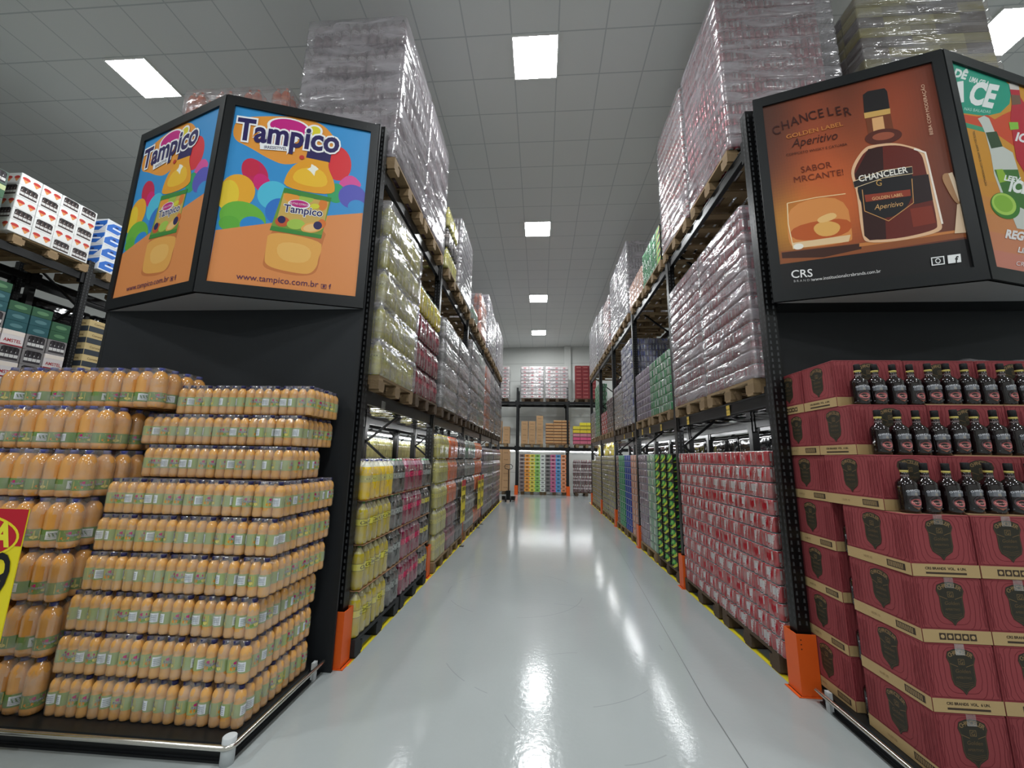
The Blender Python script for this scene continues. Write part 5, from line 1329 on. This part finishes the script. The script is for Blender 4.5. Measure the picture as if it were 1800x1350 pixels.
# ================================================================= end wall rack
def col_stack(K, x0, x1, yf, z0, tiers, pitch, w_, d_, what, cat, group, ncol=None, order=None, rot=PI / 2, names=None, top_drop=None):
    n = ncol or max(1, int((x1 - x0 + .02) / w_)); sp = (x1 - x0) / n
    for j in range(n):
        tr = tiers - (top_drop[j] if top_drop else 0)
        for k in range(tr):
            KK = order[j] if order else K[(k + j) % len(K)]
            nm = names[j] if names else what
            put(KK, (x0 + (j + .5) * sp, yf + d_ / 2, z0 + k * pitch), rot, None, (f'{nm} on the end wall rack, {nth(k)} tier up, {nth(j)} column from the left' if not names else f'{nm} on the end wall rack floor, {nth(k)} tier up'), cat, group)
cc = [((128, 112, 112), 'grey brown'), ((240, 160, 70), 'orange'), ((232, 216, 90), 'yellow'), ((150, 204, 104), 'green'), ((222, 226, 222), 'white'), ((112, 108, 108), 'dark grey'), ((206, 110, 150), 'pink'), ((96, 160, 214), 'light blue'), ((242, 158, 110), 'peach')]
CK = [carton('soda_carton', .227, .225, .138, c, blob=(.5, .3, .25, tuple(int(k * .55) for k in c)), flap=False, mat='print') for c, n in cc]
for j in range(9):
    for k in range(10):
        put(CK[j], (-.93 + (j + .5) * .229, 18.14, .1455 + k * .1405 * 1.16), 0 if True else 0, None, f'{cc[j][1]} soda carton on the end wall rack floor, {nth(k)} tier up', 'carton', 'coloured soda cartons at the end wall')
for i, x in enumerate((-.38, .62)): pallet(x, 18.66, 0, f'wooden pallet under the coloured cartons, {("left", "right")[i]} one', 'wood', rz=PI / 2)
BOXT = carton('cardboard_box', .30, .34, .25, (186, 148, 108), word='FRAGIL', wordc=(120, 90, 62), ws=.2)
BOXT2 = carton('cardboard_box', .33, .34, .3, (178, 140, 102), word='FRAGIL', wordc=(120, 90, 62), ws=.2)
for j in range(4):
    for k in range(6): put(BOXT2, (-2.55 + j * .34, 18.16, .1455 + k * .301), 0, None, f'brown box behind the pallet jack, {nth(k)} tier up, {nth(j)} column from the left', 'box', 'brown boxes behind the pallet jack')
pallet(-2.05, 18.5, 0, 'dark pallet under the brown boxes behind the pallet jack', 'dark wood', rz=PI / 2)
WINEP = soda_pack((84, 28, 40), (196, 180, 186), (200, 40, 56), False)
for j in range(4):
    for k in range(5):
        q = WINEP[0]; put(q, (1.42 + .17 + j * .33, 18.12, .1455 + k * .352 * .82 if False else .1455 + k * .35), PI / 2, None, f'dark wine soda pack, red caps, right end wall bay, {nth(k)} tier up, {nth(j)} column', 'soda pack', 'dark wine sodas at the end wall') if k < 4 else None
pallet(2.0, 18.5, 0, 'dark pallet under the wine coloured sodas at the end wall', 'dark wood', rz=PI / 2)
EL1 = 1.95 + .1205; EL2 = 4.0 + .1205
for i, x in enumerate((-2.0, -.38, .74, 2.05)):
    pallet(x, 18.5, EL1, f'wooden pallet on the first beam of the end wall rack, {nth(i)} from the left', 'wood', rz=PI / 2)
    if i != 3: pallet(x, 18.5, EL2, f'wooden pallet on the top beam of the end wall rack, {nth(i)} from the left', 'dark wood', rz=PI / 2)
pallet(2.05, 18.5, EL2, 'wooden pallet on the top beam of the end wall rack, right of the post', 'dark wood', rz=PI / 2)
ze1, ze2 = EL1 + .1455, EL2 + .1455
for j, n in enumerate((4, 4, 5)):
    for k in range(n): put(BOXT, (-.38 - .34 + j * .34, 18.17, ze1 + k * .252), 0, None, f'light brown box on the first end wall beam, {nth(k)} tier up, {nth(j)} of three columns', 'box', 'light brown boxes on the end wall beam')
for j, n in enumerate((4, 3)):
    for k in range(n): put(BOXT, (-2.0 + .1 + j * .36, 18.17, ze1 + k * .252), 0, None, f'light brown box left of the end wall post, {nth(k)} tier up, {("left", "right")[j]} column', 'box', 'light brown boxes on the end wall beam')
BRT = carton('drink_tray', .24, .35, .13, (190, 140, 92), bands=((.0, .3, (90, 58, 38)), (.78, 1, (214, 176, 130))), flap=False)
for j in range(3):
    for k in range(7 if j == 0 else 8): put(BRT, (.4 + j * .36, 18.14, ze1 + k * .131 * 1.02), PI / 2, None, f'orange brown drink tray on the end wall beam, {nth(k)} tier up, {nth(j)} column', 'drink tray', 'drink trays on the end wall beam')
YP = [carton('soda_carton', .25, .3, .16, c, bands=((0, .18, (70, 50, 50)),), flap=False) for c in ((206, 110, 130), (214, 90, 130), (196, 130, 140), (226, 200, 60), (222, 204, 66), (230, 214, 60))]
for j in range(4):
    for k in range(6 if j else 5): put(YP[k], (1.6 + j * .31, 18.14, ze1 + k * .162), PI / 2, None, f'{"pink" if k < 3 else "yellow"} soda carton on the end wall beam, {nth(k)} tier up, {nth(j)} column', 'carton', 'yellow and pink cartons on the end wall beam')
WP = carton('can_pack', .25, .33, .16, (226, 220, 218), bands=((0, .16, (90, 74, 76)), (.84, .9, (200, 120, 124))), blob=(.52, .2, .22, (196, 110, 116)), flap=False)
for i, (x, nm) in enumerate(((-2.0, 'left'), (-.4, 'middle left'), (.72, 'middle right'))):
    t = tag(empty('wrapped_load', (x, 18.5, ze2)), f'shiny white wrapped load on top of the end wall rack, {nm} one', 'pallet load', 'wrapped white loads on the end wall rack')
    for k in range(9):
        for j in range(3): put(WP, (-.34 + j * .345, -.36, k * .1655), PI / 2, t)
    obj('stretch_film', load_film(1.06, 1.0, 9 * .1655, 9, 60 + i), t)
RB = carton('red_box', .3, .3, .17, (128, 42, 46), bands=((0, .12, (90, 30, 34)),), word='CHANCELER', wordc=(190, 150, 140), ws=.2)
for j in range(3):
    for k in range(9 if j else 9): put(RB, (1.72 + j * .315, 18.17, ze2 + k * .171) if True else 0, 0, None, f'dark red box on top of the end wall rack, {nth(k)} tier up, {nth(j)} column', 'box', 'dark red boxes on the end wall rack')

# ================================================================= far left rack with beer
def beer(name, c, wd, hh, blobc=None, word=None, wc=(150, 40, 50), strip_=None, open_=False, low=False):
    def ex(a, L, h):
        if open_:
            a.poly([(-L * .4, h * .12), (L * .4, h * .12), (L * .4, h * .86), (L * .3, h * .95), (-L * .3, h * .95), (-L * .4, h * .86)], (34, 30, 32))
            for i in range(4):
                x = (i - 1.5) * L * .2; a.poly([(x - L * .1, h * .14), (x + L * .1, h * .14), (x + L * .1, h * .55), (x + L * .04, h * .7), (x + L * .04, h * .88), (x - L * .04, h * .88), (x - L * .04, h * .7), (x - L * .1, h * .55)], (74, 62, 60) if not low else (60, 56, 60)); a.poly([(x - L * .09, h * .26), (x + L * .09, h * .26), (x + L * .09, h * .46), (x - L * .09, h * .46)], (214, 212, 210)); a.ell(x - L * .04, h * .62, L * .012, h * .06, 0, (240, 240, 240), 8)
        if blobc:
            for c_ in (-.25, .25):
                a.poly([(L * (c_ - .15), h * .5), (L * c_, h * .22), (L * (c_ + .15), h * .5)], (222, 150, 90)); a.spoly([(L * (c_ - .19), h * .5), (L * (c_ + .19), h * .5), (L * (c_ + .17), h * .7), (L * c_, h * .76), (L * (c_ - .17), h * .7)], blobc, 1)
    return carton(name, wd, .25, hh, c, bands=strip_ or (), word=word, wordc=wc, extra=ex, flap=False, mat='card', wz=.34, ws=.3)
WH = (228, 228, 226)
BW = beer('beer_carton', WH, .25, .182, (190, 60, 54)); BO = beer('beer_carton', WH, .25, .182, None, open_=True)
XB = -7.6
z4 = 4.5205; 
G7 = 'white beer cartons on the far left rack'
pallet(-8.12, 5.24, z4, 'wooden pallet under the white beer cartons, top beam of the far left rack', 'wood'); pallet(-8.12, 4.05, z4, 'wooden pallet under the green beer cartons, top beam of the far left rack', 'wood'); pallet(-8.12, 6.5, z4, 'wooden pallet under the blue and white boxes, top beam of the far left rack', 'wood')
for k in range(5):
    for j in range(4):
        logo = (k + j // 2) % 2 == (0 if k < 4 else 0) and not (j == 2 and k == 4)
        for i in range(1 + (j == 0) * 2):
            put(BW if logo else BO, (XB - .13 - i * .255, 4.79 + j * .255, z4 + .1455 + k * .1835), 0, None, f'white beer carton with {"red badge" if logo else "bottles showing"}, top left far rack, {nth(k)} tier, {nth(j)} column' + (f', {nth(i)} deep' if i else ''), 'beer carton', G7)
GB = beer('beer_carton', (70, 104, 78), .25, .2, None, word='ELLA', wc=(220, 232, 220), strip_=((.6, .95, (190, 200, 150)),))
GO = beer('beer_carton', (84, 100, 92), .25, .2, None, open_=True, low=True)
for k in range(4):
    for j in range(4):
        for i in range(2): put(GB if (k + j) % 2 else GO, (XB - .13 - i * .26, 3.64 + j * .26, z4 + .1455 + k * .2015), 0, None, f'green beer carton, far left top beam, {nth(k)} tier, {nth(j)} column' + (', rear row' if i else ''), 'beer carton', 'green beer cartons on the far left rack')
def bluew(a, L, h):
    a.poly([(-L * .48, h * .1), (L * .1, h * .1), (L * .48, h * .62), (L * .48, h * .9), (-L * .2, h * .8), (-L * .48, h * .5)], (50, 110, 200)); a.poly([(-L * .2, h * .4), (L * .3, h * .4), (L * .3, h * .52), (-L * .2, h * .52)], (230, 238, 248)); a.ell(0, h * .62, L * .1, h * .06, 0, (24, 40, 90), 8)
BLW = carton('blue_box', .36, .32, .235, (226, 230, 234), extra=bluew, flap=False)
for k in range(4):
    for j in range(3):
        for i in range(2): put(BLW, (XB - .2 - i * .37, 6.02 + j * .33, z4 + .1455 + k * .2365), 0, None, f'blue and white box, far left top beam, {nth(k)} tier, {nth(j)} column' + (', rear row' if i else ''), 'box', 'blue and white boxes on the far left rack')
z5b = 2.2205
G8 = 'beer packs on the middle level of the far left rack'
pallet(-8.12, 5.2, z5b, 'wooden pallet on the lower beam of the far left rack, near the post', 'dark wood'); pallet(-8.12, 4.06, z5b, 'wooden pallet on the lower beam of the far left rack, at the frame edge', 'dark wood')
AM = beer('beer_carton', (222, 214, 214), .25, .225, None, word='AMSTEL', wc=(170, 50, 60), strip_=((0, .08, (150, 40, 56)), (.7, .96, (236, 224, 214))))
AO = beer('beer_carton', (132, 128, 128), .25, .225, None, open_=True, low=True)
TEAL = carton('beer_carton', .25, .25, .14, (46, 90, 96), blob=(.5, .3, .2, (90, 130, 134)), flap=False, mat='print')
GRT = carton('beer_carton', .25, .25, .14, (52, 92, 66), blob=(.5, .3, .2, (96, 138, 100)), flap=False, mat='print')
YT = carton('beer_carton', .26, .26, .12, (206, 150, 50), flap=False)
grid = ['ammo', 'amam', 'omoo', 'mmom', 'mm', 'mm']
cols8 = 8
for j in range(cols8):
    y = 3.66 + j * .265 + (.03 if j > 3 else 0)
    for k in range(5):
        if j in (5, 6, 7) and k == 4: continue
        md = AM if (k * 3 + j * 2 + (k == 4)) % 5 in (0, 2, 4) and not (k == 1 or k == 2) or j < 2 else AO
        if k in (1, 2) and j > 1: md = AO if (j + k) % 3 else AM
        put(md, (XB - .13, y, z5b + .1455 + k * .2275), 0, None, f'{"white printed" if md is AM else "open-fronted grey"} beer carton, lower beam of the far left rack, {nth(k)} tier, {nth(j)} column', 'beer carton', G8)
    if j >= 4:
        zt = z5b + .1455 + (4 if j >= 5 else 5) * .2275
        for k in range(3 if j < 7 else 2): put(TEAL if k < 2 and j < 7 else GRT, (XB - .13, y, zt + k * .1415), 0, None, f'{"teal" if k < 2 and j < 7 else "green"} beer carton near the post of the far left rack, {nth(k)} tier, {nth(j - 4)} column', 'beer carton', 'dark teal and green beer cartons')
    if j in (2, 3): put(YT, (XB - .14, y, z5b + .1455 + 5 * .2275), 0, None, f'yellow topped carton on the beer cartons of the far left rack, {("left", "right")[j - 2]} one', 'carton', G8)
CR8 = carton('crate_box', .3, .3, .2, (206, 182, 130), bands=((0, .45, (60, 66, 74)),), word='Corona', wordc=(120, 96, 60), wz=.7, ws=.25)
for k in range(7): put(CR8, (XB - .18, 6.08, z5b + .1455 + k * .2015), 0, None, f'tan and dark blue box right of the far left rack post, {nth(k)} tier up', 'box', 'tan boxes on the far left rack')
pallet(-8.12, 6.5, z5b, 'wooden pallet on the lower beam of the far left rack, past the post', 'dark wood')
